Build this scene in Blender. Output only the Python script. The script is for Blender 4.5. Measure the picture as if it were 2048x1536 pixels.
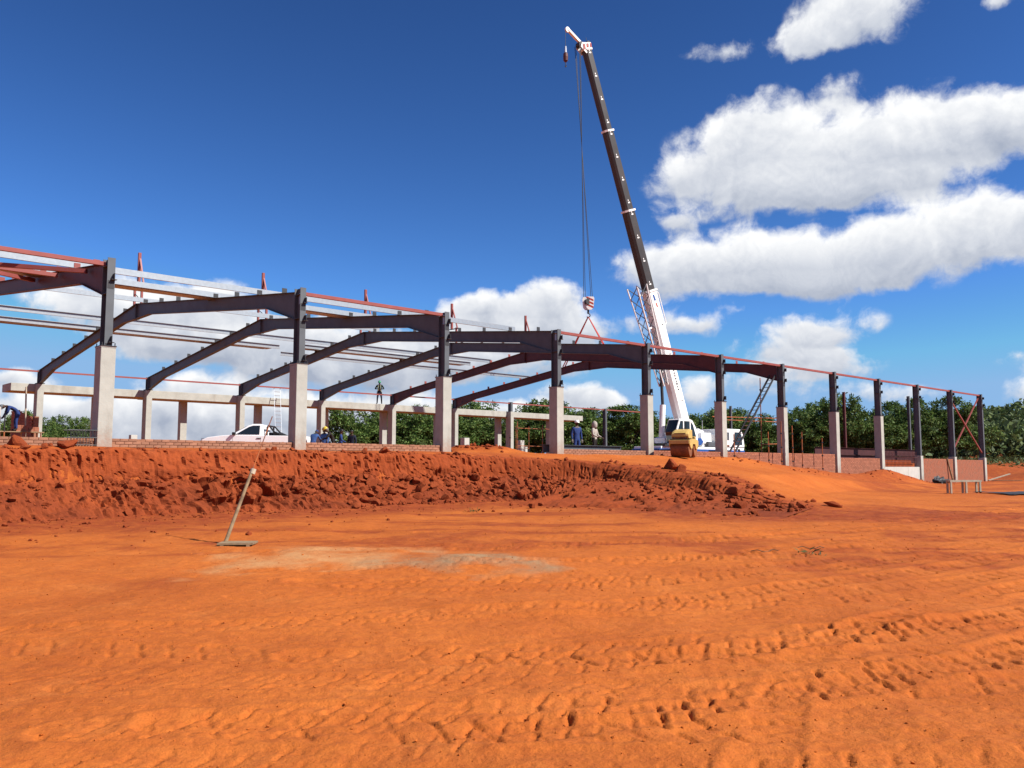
import bpy, bmesh, math, random
import numpy as np
from mathutils import Vector, Matrix, noise as mnoise

for o in list(bpy.data.objects):
    bpy.data.objects.remove(o, do_unlink=True)
S = bpy.context.scene
C = S.collection
R = math.radians
rng = random.Random(7)

# ------------------------------------------------------------------ camera
EYE = 1.6
cam = bpy.data.cameras.new('camera')
camo = bpy.data.objects.new('camera', cam)
C.objects.link(camo)
camo.location = (0, 0, EYE)
camo.rotation_euler = (R(90 + 5.41), 0, 0)
cam.sensor_width = 36.0
cam.lens = 36.0 * 1769.4 / 2048
cam.clip_start = 0.1
cam.clip_end = 6000
S.camera = camo
S.render.resolution_x, S.render.resolution_y = 1024, 768

# ------------------------------------------------------------------ light, exposure
SUN_AZ, SUN_EL = 111.0, 43.0          # clockwise from +Y (the way the camera looks)
sd = Vector((math.sin(R(SUN_AZ)) * math.cos(R(SUN_EL)), math.cos(R(SUN_AZ)) * math.cos(R(SUN_EL)), math.sin(R(SUN_EL))))
sun = bpy.data.lights.new('sun', 'SUN')
sun.energy = 4.8
sun.angle = R(0.53)
sun.color = (1.0, 0.955, 0.88)
suno = bpy.data.objects.new('sun', sun)
C.objects.link(suno)
suno.rotation_euler = sd.to_track_quat('Z', 'Y').to_euler()
suno.location = (40, -20, 60)
S.view_settings.view_transform = 'Standard'
S.view_settings.look = 'None'
S.view_settings.gamma = 1
S.view_settings.exposure = 0.8
S.view_settings.use_curve_mapping = False
S.cycles.use_denoising = True
S.cycles.max_bounces = 6
S.cycles.diffuse_bounces = 3
S.cycles.glossy_bounces = 3
S.cycles.transmission_bounces = 4
S.cycles.caustics_reflective = False
S.cycles.caustics_refractive = False

W = bpy.data.worlds.new('World')
S.world = W
W.use_nodes = True
nt = W.node_tree
nt.nodes.clear()
N, Lk = nt.nodes, nt.links


def nd(t, **kw):
    n = N.new(t)
    for k, v in kw.items():
        setattr(n, k, v)
    return n


def mth(op, a, b=None, c=None, clamp=False):
    n = nd('ShaderNodeMath', operation=op, use_clamp=clamp)
    for i, x in enumerate((a, b, c)):
        if x is None:
            continue
        if isinstance(x, (int, float)):
            n.inputs[i].default_value = x
        else:
            Lk.new(x, n.inputs[i])
    return n.outputs[0]


def vmth(op, a, b=None):
    n = nd('ShaderNodeVectorMath', operation=op)
    for i, x in enumerate((a, b)):
        if x is None:
            continue
        if isinstance(x, tuple):
            n.inputs[i].default_value = x
        else:
            Lk.new(x, n.inputs[i])
    return n.outputs['Value'] if op == 'LENGTH' else n.outputs[0]


def sstep(x, a, b):
    n = nd('ShaderNodeMapRange', interpolation_type='SMOOTHSTEP')
    n.inputs[1].default_value = a
    n.inputs[2].default_value = b
    Lk.new(x, n.inputs[0])
    return n.outputs[0]


def wnoise(vec, scale, detail=8, rough=0.6):
    n = nd('ShaderNodeTexNoise')
    n.inputs['Scale'].default_value = scale
    n.inputs['Detail'].default_value = detail
    n.inputs['Roughness'].default_value = rough
    Lk.new(vec, n.inputs['Vector'])
    return n


sky = nd('ShaderNodeTexSky')
sky.sky_type = 'NISHITA'
sky.sun_disc = False
sky.sun_elevation = R(SUN_EL)
sky.sun_rotation = R(SUN_AZ)
sky.altitude = 1500
sky.air_density = 1.0
sky.dust_density = 0.3
sky.ozone_density = 3.0
tc = nd('ShaderNodeTexCoord')
sep = nd('ShaderNodeSeparateXYZ')
Lk.new(tc.outputs['Generated'], sep.inputs[0])
az = mth('MULTIPLY', mth('ARCTAN2', sep.outputs[0], sep.outputs[1]), 180 / math.pi)
el = mth('MULTIPLY', mth('ARCSINE', sep.outputs[2]), 180 / math.pi)
cmb = nd('ShaderNodeCombineXYZ')
Lk.new(az, cmb.inputs[0])
Lk.new(el, cmb.inputs[1])
P0 = cmb.outputs[0]
# the cumulus field: soft cores (azimuth, elevation, half width, half height in degrees, weight, greyness), broken up by noise
CLOUDS = [(22.3, 26.4, 3.9, 2.0, 1.1, 0), (19.4, 25.3, 2.6, 1.2, 0.8, 0), (13.8, 25.4, 2.4, 0.7, 0.66, 0), (29.9, 25.6, 1.6, 0.6, 0.7, 0), (20.7, 22.2, 1.7, 1.3, 0.62, 0), (16.2, 20.9, 3.3, 2.1, 1, 0), (13.6, 19.1, 3.7, 2.2, 1, 0), (19.7, 18.5, 5.4, 2.9, 1.15, 0), (25.2, 19.3, 5.0, 2.6, 1.1, 0), (29.4, 19.1, 3.4, 2.2, 1.1, 0), (34, 19, 4, 2.2, 1, 0), (17.3, 16.9, 6.1, 1.6, 0.95, 0.1), (24.2, 16.6, 5.0, 1.2, 0.75, 0), (10.7, 18.2, 2.2, 1.5, 0.7, 0), (10.3, 15.7, 2.0, 1.2, 0.65, 0.1), (10.3, 12.7, 3.5, 1.9, 1, 0), (14.7, 13.0, 4.5, 2.0, 1.1, 0), (20.1, 12.6, 5.9, 2.1, 1.15, 0), (25.7, 13.3, 4.9, 2.4, 1.1, 0), (29.9, 13.6, 3.4, 2.3, 1.1, 0), (35, 13.4, 4.5, 2.0, 1, 0), (17.1, 11.1, 7.2, 0.9, 0.7, 0.3), (19.7, 8.8, 3.3, 1.2, 0.8, 0), (17.9, 7.6, 3.8, 1.2, 0.8, 0.1), (19.3, 6.4, 3.7, 1.0, 0.8, 0.1), (12.1, 8.9, 1.9, 0.7, 0.7, 0), (14.6, 9.7, 1.5, 0.6, 0.55, 0), (16.9, 5.4, 5.5, 0.9, 0.6, 0.2), (2.2, 10.8, 2.5, 1.6, 1.23, 0), (-2.1, 10.1, 2.5, 1.3, 1.23, 0), (3.5, 9.2, 3.9, 1.3, 0.91, 0.2), (-0.5, 8.6, 6.2, 1.0, 0.91, 0.15), (-23.6, 9.5, 5.4, 1.8, 1.3, 0), (-19.1, 10.1, 3.3, 1.4, 1.04, 0), (-14.8, 7.7, 8.8, 2.0, 1.3, 0.22), (-9.8, 6.1, 7.4, 1.5, 1.17, 0.25), (-20.2, 7.5, 5.3, 1.1, 0.91, 0.1), (-19.5, 5.0, 3.5, 0.9, 1.04, 0), (-29.2, 4.8, 2.3, 0.8, 0.78, 0.2), (-2.4, 7.0, 8.5, 1.6, 1.1, 0.22), (-26.3, 3.1, 7.2, 1.3, 1.3, 0.1), (-17.1, 3.3, 8.0, 1.5, 1.3, 0.12), (-22.2, 1.3, 21.4, 1.2, 1.43, 0.75), (-7.2, 3.4, 7.7, 1.3, 1.04, 0.3), (3.8, 4.7, 2.6, 0.8, 1.04, 0), (1.8, 3.4, 5.2, 1.0, 0.91, 0.1), (6.3, 4.2, 2.2, 0.6, 0.78, 0), (12.0, 4.6, 1.5, 1.3, 0.7, 0), (30.0, 6.3, 1.5, 0.8, 0.65, 0), (30.9, 4.5, 1.5, 1.2, 0.7, 0), (21.0, 4.4, 5.4, 0.7, 0.5, 0.1), (9.0, 9.4, 3.5, 1.1, 0.5, 0.1)]
wn = wnoise(P0, 0.22, 5, .55)
warp = vmth('MULTIPLY', vmth('SUBTRACT', wn.outputs['Color'], (.5, .5, .5)), (2.6, 1.5, 0))
P1 = vmth('ADD', P0, warp)
ssum = hsum = gsum = None
for (a, e, ra, re, w, g) in CLOUDS:
    q = vmth('MULTIPLY', vmth('SUBTRACT', P1, (a, e, 0)), (1 / (ra * 1.25), 1 / (re * 1.25), 0))
    d = vmth('LENGTH', q)
    k = mth('MULTIPLY', mth('SUBTRACT', 1.0, d, clamp=True), w)
    sq = nd('ShaderNodeSeparateXYZ')
    Lk.new(q, sq.inputs[0])
    ssum = k if ssum is None else mth('ADD', ssum, k)
    hsum = mth('MULTIPLY', k, sq.outputs[1]) if hsum is None else mth('MULTIPLY_ADD', k, sq.outputs[1], hsum)
    if g:
        gsum = mth('MULTIPLY', k, g) if gsum is None else mth('MULTIPLY_ADD', k, float(g), gsum)
fb = wnoise(P1, .36, 12, .60)
fbl = wnoise(vmth('ADD', P1, (1.1, .75, 0)), .34, 5, .55)
low = wnoise(P0, .055, 2, .5)
outw = mth('MAXIMUM', sstep(mth('ABSOLUTE', az), 32, 42), sstep(el, 28, 36))
s_out = mth('MULTIPLY', outw, mth('MULTIPLY', mth('SUBTRACT', low.outputs[0], .52), 4.0, clamp=True))
cov = mth('ADD', mth('MINIMUM', ssum, 1.0), s_out)
dens = mth('ADD', cov, mth('MULTIPLY', mth('SUBTRACT', fb.outputs[0], .5), 1.75))
alpha = mth('MULTIPLY', sstep(dens, .14, .70), sstep(cov, .02, .20))
hgt = mth('DIVIDE', hsum, mth('ADD', ssum, .15))
gry = mth('DIVIDE', gsum, mth('ADD', ssum, .1))
lit = mth('ADD', .58, mth('MULTIPLY', hgt, 1.0))
lit = mth('ADD', lit, mth('MULTIPLY', mth('SUBTRACT', fb.outputs[0], fbl.outputs[0]), 1.2))
lit = mth('SUBTRACT', lit, mth('MULTIPLY', gry, .85))
lit = mth('ADD', lit, mth('MULTIPLY', sstep(dens, .9, .25), .16))
lit = mth('MAXIMUM', mth('MINIMUM', lit, 1.0), 0.0)
cr = nd('ShaderNodeValToRGB')
cr.color_ramp.elements[0].color = (4.6, 5.2, 6.5, 1)
cr.color_ramp.elements[0].position = 0.0
cr.color_ramp.elements[1].color = (11.6, 11.7, 11.8, 1)
cr.color_ramp.elements[1].position = 1.0
e2 = cr.color_ramp.elements.new(.5)
e2.color = (7.9, 8.3, 9.1, 1)
Lk.new(lit, cr.inputs[0])
sk1 = nd('ShaderNodeMix', data_type='RGBA', blend_type='MULTIPLY')
sk1.inputs[0].default_value = 1.0
Lk.new(sky.outputs[0], sk1.inputs[6])
sk1.inputs[7].default_value = (.2, .2, .2, 1)
skg = nd('ShaderNodeGamma')
skg.inputs[1].default_value = 1.62
Lk.new(sk1.outputs[2], skg.inputs[0])
SKYGAIN = nd('ShaderNodeMix', data_type='RGBA', blend_type='MULTIPLY')
SKYGAIN.inputs[0].default_value = 1.0
Lk.new(skg.outputs[0], SKYGAIN.inputs[6])
SKYGAIN.inputs[7].default_value = (5.6, 7.3, 8.3, 1)
mx = nd('ShaderNodeMix', data_type='RGBA')
Lk.new(alpha, mx.inputs[0])
cap = nd('ShaderNodeMix', data_type='RGBA', blend_type='DARKEN')
cap.inputs[0].default_value = 1.0
Lk.new(SKYGAIN.outputs[2], cap.inputs[6])
cap.inputs[7].default_value = (3.1, 5.6, 9.2, 1)
Lk.new(cap.outputs[2], mx.inputs[6])
Lk.new(cr.outputs[0], mx.inputs[7])
bg = nd('ShaderNodeBackground')
bg.inputs[1].default_value = 0.05
Lk.new(mx.outputs[2], bg.inputs[0])
wo = nd('ShaderNodeOutputWorld')
Lk.new(bg.outputs[0], wo.inputs[0])
W.cycles.sampling_method = 'MANUAL'
W.cycles.sample_map_resolution = 512

# ------------------------------------------------------------------ building frame: u along the near row, v into the building, z up
BO = Vector((-11.281, 24.361, 0))
BA = R(90 - 46.813)
BM = Matrix.Translation(BO) @ Matrix.Rotation(BA, 4, 'Z')
cA, sA = math.cos(BA), math.sin(BA)


def B(u, v, z=0.0):
    return Vector((BO.x + cA * u - sA * v, BO.y + sA * u + cA * v, z))


def to_uv(x, y):
    dx, dy = x - BO.x, y - BO.y
    return cA * dx + sA * dy, -sA * dx + cA * dy


# ------------------------------------------------------------------ materials
MATS = {}
ALB = .63


def mat(name, col, rough=.7, metal=0.0, var=.12, scale=6.0, bump=0.0, bscale=None, col2=None, spec=.35, objvar=0.0, c2scale=None, c2lo=.45, c2hi=.62, streak=False, splash=None):
    if name in MATS:
        return MATS[name]
    if metal < .5 and not name.startswith('white'):
        col = tuple(c * ALB for c in col)
        col2 = tuple(c * ALB for c in col2) if col2 else None
    m = bpy.data.materials.new(name)
    m.use_nodes = True
    t = m.node_tree
    b = t.nodes['Principled BSDF']
    b.inputs['Roughness'].default_value = rough
    b.inputs['Metallic'].default_value = metal
    b.inputs['Specular IOR Level'].default_value = spec
    co = t.nodes.new('ShaderNodeTexCoord')
    n = t.nodes.new('ShaderNodeTexNoise')
    n.inputs['Scale'].default_value = scale
    n.inputs['Detail'].default_value = 6
    t.links.new(co.outputs['Object'], n.inputs['Vector'])
    mr = t.nodes.new('ShaderNodeMapRange')
    mr.inputs[1].default_value, mr.inputs[2].default_value = .3, .7
    mr.inputs[3].default_value, mr.inputs[4].default_value = 1 - var, 1 + var
    t.links.new(n.outputs[0], mr.inputs[0])
    fac = mr.outputs[0]
    if objvar:
        oi = t.nodes.new('ShaderNodeObjectInfo')
        m2 = t.nodes.new('ShaderNodeMapRange')
        m2.inputs[3].default_value, m2.inputs[4].default_value = 1 - objvar, 1 + objvar
        t.links.new(oi.outputs['Random'], m2.inputs[0])
        mm = t.nodes.new('ShaderNodeMath')
        mm.operation = 'MULTIPLY'
        t.links.new(fac, mm.inputs[0])
        t.links.new(m2.outputs[0], mm.inputs[1])
        fac = mm.outputs[0]
    mul = t.nodes.new('ShaderNodeMix')
    mul.data_type = 'RGBA'
    mul.blend_type = 'MULTIPLY'
    mul.inputs[0].default_value = 1
    mul.inputs[6].default_value = (*col, 1)
    if col2:
        n2 = t.nodes.new('ShaderNodeTexNoise')
        n2.inputs['Scale'].default_value = c2scale or scale * .35
        n2.inputs['Detail'].default_value = 8
        n2.inputs['Roughness'].default_value = .65
        src = co.outputs['Object']
        if streak:
            mp = t.nodes.new('ShaderNodeMapping')
            mp.inputs['Scale'].default_value = (1, 1, .18)
            t.links.new(src, mp.inputs[0])
            src = mp.outputs[0]
        t.links.new(src, n2.inputs['Vector'])
        m3 = t.nodes.new('ShaderNodeMapRange')
        m3.inputs[1].default_value, m3.inputs[2].default_value = c2lo, c2hi
        t.links.new(n2.outputs[0], m3.inputs[0])
        mc = t.nodes.new('ShaderNodeMix')
        mc.data_type = 'RGBA'
        mc.inputs[6].default_value = (*col, 1)
        mc.inputs[7].default_value = (*col2, 1)
        t.links.new(m3.outputs[0], mc.inputs[0])
        t.links.new(mc.outputs[2], mul.inputs[6])
    t.links.new(fac, mul.inputs[7])
    colout = mul.outputs[2]
    if splash:      # soil splashed up the foot, ragged
        sx_ = t.nodes.new('ShaderNodeSeparateXYZ')
        t.links.new(co.outputs['Object'], sx_.inputs[0])
        n4 = t.nodes.new('ShaderNodeTexNoise')
        n4.inputs['Scale'].default_value = 9
        n4.inputs['Detail'].default_value = 8
        t.links.new(co.outputs['Object'], n4.inputs['Vector'])
        ad = t.nodes.new('ShaderNodeMath')
        ad.operation = 'MULTIPLY_ADD'
        t.links.new(n4.outputs[0], ad.inputs[0])
        ad.inputs[1].default_value = -1.1
        t.links.new(sx_.outputs[2], ad.inputs[2])
        m5 = t.nodes.new('ShaderNodeMapRange')
        m5.inputs[1].default_value, m5.inputs[2].default_value = splash - .55, splash + .10
        m5.inputs[3].default_value, m5.inputs[4].default_value = .45, 0.0
        t.links.new(ad.outputs[0], m5.inputs[0])
        m6 = t.nodes.new('ShaderNodeMix')
        m6.data_type = 'RGBA'
        t.links.new(m5.outputs[0], m6.inputs[0])
        t.links.new(colout, m6.inputs[6])
        m6.inputs[7].default_value = (.27, .085, .03, 1)
        colout = m6.outputs[2]
    t.links.new(colout, b.inputs['Base Color'])
    if bump:
        bn = t.nodes.new('ShaderNodeTexNoise')
        bn.inputs['Scale'].default_value = bscale or scale * 3
        bn.inputs['Detail'].default_value = 8
        t.links.new(co.outputs['Object'], bn.inputs['Vector'])
        bp = t.nodes.new('ShaderNodeBump')
        bp.inputs['Strength'].default_value = bump
        bp.inputs['Distance'].default_value = .02
        t.links.new(bn.outputs[0], bp.inputs['Height'])
        t.links.new(bp.outputs[0], b.inputs['Normal'])
    MATS[name] = m
    return m


M_conc = mat('concrete', (.56, .555, .49), .85, var=.10, scale=3, bump=.25, bscale=25, col2=(.43, .40, .34), c2scale=1.1, c2lo=.5, c2hi=.72, streak=True)
M_conc_foot = mat('concrete_with_soil_splash', (.56, .555, .49), .85, var=.10, scale=3, bump=.25, bscale=25, col2=(.42, .395, .335), c2scale=1.3, c2lo=.5, c2hi=.72, streak=True, splash=.42)
M_conc_pale = mat('pale_concrete', (.66, .64, .58), .85, var=.08, scale=2, bump=.2, bscale=25, col2=(.52, .49, .43), c2scale=.8, c2lo=.55, c2hi=.75)
M_steel = mat('grey_primer_steel', (.132, .148, .165), .55, var=.12, scale=2.5, col2=(.10, .10, .105), c2scale=.9, c2lo=.5, c2hi=.75)
M_steel_dk = mat('dark_steel', (.05, .05, .055), .5, var=.2, scale=5)
M_red = mat('red_oxide_steel', (.145, .040, .036), .55, var=.14, scale=3, col2=(.105, .03, .028), c2scale=1.2)
M_redbr = mat('bright_red_oxide_steel', (.38, .095, .078), .5, var=.1, scale=3)
M_galv = mat('galvanised_steel', (.36, .39, .415), 0.40, metal=.6, var=.08, scale=9, spec=.5)
M_white = mat('white_paint', (.80, .80, .77), .38, var=.05, scale=3, col2=(.66, .63, .56), c2scale=1.4, c2lo=.6, c2hi=.8)
M_whitecar = mat('white_car_paint', (.82, .82, .82), .22, var=.02, scale=2, spec=.5)
M_glass = mat('dark_glass', (.02, .028, .03), .06, var=.05, scale=2, spec=.8)
M_rubber = mat('black_rubber', (.02, .02, .02), .75, var=.25, scale=12, col2=(.10, .05, .03), c2scale=3)
M_black = mat('black_paint', (.022, .022, .024), .45, var=.15, scale=6)
M_boom = mat('dark_boom_paint', (.062, .055, .052), .42, var=.12, scale=1.2, col2=(.085, .07, .065), c2scale=.4)
M_yellow = mat('yellow_machine_paint', (.74, .50, .15), .5, var=.12, scale=4, col2=(.60, .36, .12), c2scale=2.5, c2lo=.5, c2hi=.7)
M_drum = mat('soil_covered_drum', (.34, .12, .04), .7, var=.18, scale=7, col2=(.20, .075, .035), c2scale=3, bump=.2)
M_orange = mat('orange_scaffold_paint', (.55, .16, .04), .6, var=.18, scale=8, col2=(.26, .11, .07), c2scale=5)
M_blue = mat('blue_paint', (.03, .12, .42), .4, var=.06)
M_signal = mat('signal_red_paint', (.62, .07, .03), .45, var=.08)
M_wood = mat('timber', (.42, .29, .16), .8, var=.22, scale=9, col2=(.28, .19, .11), c2scale=4)
M_woodpale = mat('pale_timber', (.62, .52, .38), .8, var=.15, scale=9)
M_alu = mat('aluminium', (.50, .51, .53), .35, metal=.8, var=.06)
M_brick = mat('clay_brick', (.52, .165, .085), .9, var=.14, scale=14, bump=.3, bscale=60, objvar=.16, col2=(.42, .17, .10), c2scale=5)
M_brickmort = mat('mortar_smeared_brick', (.46, .17, .085), .9, var=.15, scale=12, bump=.3, bscale=60, objvar=.18, col2=(.42, .20, .12), c2scale=2.6, c2lo=.36, c2hi=.50)
M_mortar = mat('mortar', (.41, .185, .105), .95, var=.15, scale=18)
M_rope = mat('wire_rope', (.05, .05, .055), .5, metal=.3)


# ------------------------------------------------------------------ mesh helpers
class MB:
    """collects shapes; build() links them as one mesh object"""

    def __init__(self):
        self.v, self.f, self.mi = [], [], []
        self.cur = 0

    def add(self, vs, fs):
        o = len(self.v)
        self.v += [tuple(p) for p in vs]
        for q in fs:
            self.f.append(tuple(i + o for i in q))
            self.mi.append(self.cur)
        return self

    def box(self, x0, x1, y0, y1, z0, z1):
        return self.add([(x0, y0, z0), (x1, y0, z0), (x1, y1, z0), (x0, y1, z0), (x0, y0, z1), (x1, y0, z1), (x1, y1, z1), (x0, y1, z1)],
                        [(0, 3, 2, 1), (4, 5, 6, 7), (0, 1, 5, 4), (1, 2, 6, 5), (2, 3, 7, 6), (3, 0, 4, 7)])

    def beam(self, p0, p1, w, h, up=(0, 0, 1), w1=None, h1=None):
        p0, p1 = Vector(p0), Vector(p1)
        d = (p1 - p0).normalized()
        u = Vector(up)
        s = d.cross(u)
        if s.length < 1e-4:
            s = d.cross(Vector((1, 0, 0)))
        s.normalize()
        u = s.cross(d)
        w1 = w if w1 is None else w1
        h1 = h if h1 is None else h1
        vs = []
        for p, a, b in ((p0, w, h), (p1, w1, h1)):
            for i, j in ((-1, -1), (1, -1), (1, 1), (-1, 1)):
                vs.append(p + s * (i * a / 2) + u * (j * b / 2))
        return self.add(vs, [(3, 2, 1, 0), (4, 5, 6, 7), (0, 1, 5, 4), (1, 2, 6, 5), (2, 3, 7, 6), (3, 0, 4, 7)])

    def tube(self, p0, p1, r0, r1=None, n=8, cap=True):
        p0, p1 = Vector(p0), Vector(p1)
        r1 = r0 if r1 is None else r1
        d = (p1 - p0).normalized()
        a = d.orthogonal().normalized()
        b = d.cross(a)
        vs = []
        for p, r in ((p0, r0), (p1, r1)):
            for i in range(n):
                t = 2 * math.pi * i / n
                vs.append(p + a * (math.cos(t) * r) + b * (math.sin(t) * r))
        fs = [(i, (i + 1) % n, n + (i + 1) % n, n + i) for i in range(n)]
        if cap:
            fs += [tuple(range(n - 1, -1, -1)), tuple(range(n, 2 * n))]
        return self.add(vs, fs)

    def path(self, pts, r, n=6):
        for a, b in zip(pts[:-1], pts[1:]):
            self.tube(a, b, r, n=n)
        return self

    def prism(self, poly, axis, a, b):
        """polygon extruded along axis 'x','y' or 'z'; poly gives the other two coordinates in order"""
        n = len(poly)

        def P(q, t):
            if axis == 'x':
                return (t, q[0], q[1])
            if axis == 'y':
                return (q[0], t, q[1])
            return (q[0], q[1], t)
        vs = [P(q, a) for q in poly] + [P(q, b) for q in poly]
        fs = [tuple(range(n - 1, -1, -1)), tuple(range(n, 2 * n))] + [(i, (i + 1) % n, n + (i + 1) % n, n + i) for i in range(n)]
        return self.add(vs, fs)

    def strip(self, pts, w_axis, w, th):
        """a plate of width w along w_axis ('x') and thickness th following pts in the y,z plane"""
        for (a, b) in zip(pts[:-1], pts[1:]):
            self.beam((0, a[0], a[1]), (0, b[0], b[1]), w, th)
        return self

    def lathe(self, prof, n=16, c=(0, 0, 0), axis='z'):
        vs, fs = [], []
        for (r, h) in prof:
            for i in range(n):
                t = 2 * math.pi * i / n
                x, y, z = r * math.cos(t), r * math.sin(t), h
                if axis == 'x':
                    x, y, z = h, r * math.cos(t), r * math.sin(t)
                if axis == 'y':
                    x, y, z = r * math.cos(t), h, -r * math.sin(t)
                vs.append((x + c[0], y + c[1], z + c[2]))
        m = len(prof)
        for j in range(m - 1):
            for i in range(n):
                fs.append((j * n + i, j * n + (i + 1) % n, (j + 1) * n + (i + 1) % n, (j + 1) * n + i))
        fs += [tuple(range(n - 1, -1, -1)), tuple(range((m - 1) * n, m * n))]
        return self.add(vs, fs)

    def mesh(self, name, mats, off=(0, 0, 0), fix=True):
        me = bpy.data.meshes.new(name)
        me.from_pydata([(p[0] - off[0], p[1] - off[1], p[2] - off[2]) for p in self.v], [], self.f)
        for m in (mats if isinstance(mats, (list, tuple)) else [mats]):
            me.materials.append(m)
        if any(self.mi):
            me.polygons.foreach_set('material_index', self.mi)
        if fix:
            bm = bmesh.new()
            bm.from_mesh(me)
            bmesh.ops.recalc_face_normals(bm, faces=bm.faces)
            bm.to_mesh(me)
            bm.free()
        return me

    def build(self, name, mats, parent=None, off=None, bevel=0.0, smooth=False, fix=True):
        if off is None:
            off = parent.get('_o', (0, 0, 0)) if parent is not None else (0, 0, 0)
        me = self.mesh(name, mats, off, fix)
        if smooth:
            me.polygons.foreach_set('use_smooth', [True] * len(me.polygons))
        o = bpy.data.objects.new(name, me)
        C.objects.link(o)
        if parent is not None:
            o.parent = parent
        if bevel:
            bv = o.modifiers.new('bevel', 'BEVEL')
            bv.width = bevel
            bv.segments = 2
            bv.limit_method = 'ANGLE'
            bv.angle_limit = R(40)
        return o


ORIG = {}


def tag(o, label, cat, group=None):
    o['label'] = label
    o['category'] = cat
    if group:
        o['group'] = group
    return o


class Thing:
    """an Empty at the base of a thing; parts are authored in the thing's frame (B = building, W = world), minus its origin"""

    def __init__(self, name, label, cat, org=(0, 0, 0), group=None, frame='B', rz=0.0):
        self.o = bpy.data.objects.new(name, None)
        C.objects.link(self.o)
        self.o.empty_display_size = .3
        self.org = org
        if frame == 'B':
            self.o.location = B(*org)
            self.o.rotation_euler = (0, 0, BA + rz)
        else:
            self.o.location = org
            self.o.rotation_euler = (0, 0, rz)
        tag(self.o, label, cat, group)

    def part(self, mb, name, mats, bevel=0.0, parent=None, smooth=False, local=False, fix=True):
        p = mb.build(name, mats, None, off=(0, 0, 0) if local else self.org, bevel=bevel, smooth=smooth, fix=fix)
        p.parent = parent or self.o
        return p


def single(mb, name, mats, label, cat, org, group=None, bevel=0.0, smooth=False, frame='B', rz=0.0, local=False):
    """a thing that is one mesh"""
    o = mb.build(name, mats, None, off=(0, 0, 0) if local else org, bevel=bevel, smooth=smooth)
    if frame == 'B':
        o.location = B(*org)
        o.rotation_euler = (0, 0, BA + rz)
    else:
        o.location = org
        o.rotation_euler = (0, 0, rz)
    return tag(o, label, cat, group)


ORD = ['first', 'second', 'third', 'fourth', 'fifth', 'sixth', 'seventh', 'eighth', 'ninth', 'tenth', 'eleventh', 'twelfth']
# ------------------------------------------------------------------ terrain
_perm = np.random.RandomState(3).permutation(4096)
_gr = np.random.RandomState(4).uniform(0, 2 * np.pi, 4096)


def pnoise(x, y):
    """2-D gradient noise, about -1..1"""
    xi, yi = np.floor(x).astype(np.int64), np.floor(y).astype(np.int64)
    xf, yf = x - xi, y - yi
    u = xf * xf * xf * (xf * (xf * 6 - 15) + 10)
    v = yf * yf * yf * (yf * (yf * 6 - 15) + 10)

    def g(ix, iy, dx, dy):
        h = _gr[_perm[(_perm[ix & 4095] + iy) & 4095]]
        return np.cos(h) * dx + np.sin(h) * dy
    a = g(xi, yi, xf, yf)
    b = g(xi + 1, yi, xf - 1, yf)
    c = g(xi, yi + 1, xf, yf - 1)
    d = g(xi + 1, yi + 1, xf - 1, yf - 1)
    return 1.5 * ((a + (b - a) * u) * (1 - v) + (c + (d - c) * u) * v)


def fbm(x, y, o=4, gain=.5):
    s, a, t = 0, 1.0, 0
    for i in range(o):
        s = s + a * pnoise(x * 2 ** i + 17.3 * i, y * 2 ** i - 9.1 * i)
        t += a
        a *= gain
    return s / t


def sm(x, a, b):
    t = np.clip((x - a) / (b - a), 0, 1)
    return t * t * (3 - 2 * t)


# edge of the raised platform and of the ramp that climbs to it (u, v)
EDGE = np.array([(-40, -1.9), (-20, -1.7), (-8, -1.5), (0, -1.45), (6, -1.5), (9.5, -1.5), (12.6, -2.0), (14.6, -3.4), (15.3, -5.2), (15.1, -7.0), (14.6, -9.5), (14.2, -11.8), (14.6, -13.2), (17.0, -14.2), (24, -15.5), (36, -17.0), (60, -19)], float)


def resample(p, step):
    # Catmull-Rom
    q = np.vstack([2 * p[0] - p[1], p, 2 * p[-1] - p[-2]])
    out = []
    for i in range(1, len(q) - 2):
        n = max(2, int(np.linalg.norm(q[i + 1] - q[i]) / step))
        for t in np.arange(n) / n:
            out.append(.5 * ((2 * q[i]) + (-q[i - 1] + q[i + 1]) * t + (2 * q[i - 1] - 5 * q[i] + 4 * q[i + 1] - q[i + 2]) * t * t + (-q[i - 1] + 3 * q[i] - 3 * q[i + 1] + q[i + 2]) * t ** 3))
    out.append(q[-2])
    return np.array(out)


EP = resample(EDGE, .5)


def _edge_dist(u, v):
    """signed distance to the edge, positive on the raised side"""
    best = np.full(u.shape, 1e9)
    sg = np.ones(u.shape)
    for a, b in zip(EP[:-1], EP[1:]):
        d = b - a
        L2 = d @ d
        t = np.clip(((u - a[0]) * d[0] + (v - a[1]) * d[1]) / L2, 0, 1)
        ex, ey = u - a[0] - t * d[0], v - a[1] - t * d[1]
        dd = np.hypot(ex, ey)
        s = np.sign(d[0] * (v - a[1]) - d[1] * (u - a[0]))
        m = dd < best
        best = np.where(m, dd, best)
        sg = np.where(m, s, sg)
    return best * sg


_gu, _gv = np.arange(-46, 63.2, .2), np.arange(-25, 5.2, .2)
_ED = _edge_dist(*np.meshgrid(_gu, _gv, indexing='ij'))


def edge_dist(u, v):
    """bilinear look-up of the signed distance"""
    a = np.clip((u + 46) / .2, 0, len(_gu) - 1.001)
    b = np.clip((v + 25) / .2, 0, len(_gv) - 1.001)
    i, j = a.astype(int), b.astype(int)
    p, q = a - i, b - j
    return (_ED[i, j] * (1 - p) + _ED[i + 1, j] * p) * (1 - q) + (_ED[i, j + 1] * (1 - p) + _ED[i + 1, j + 1] * p) * q


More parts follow.
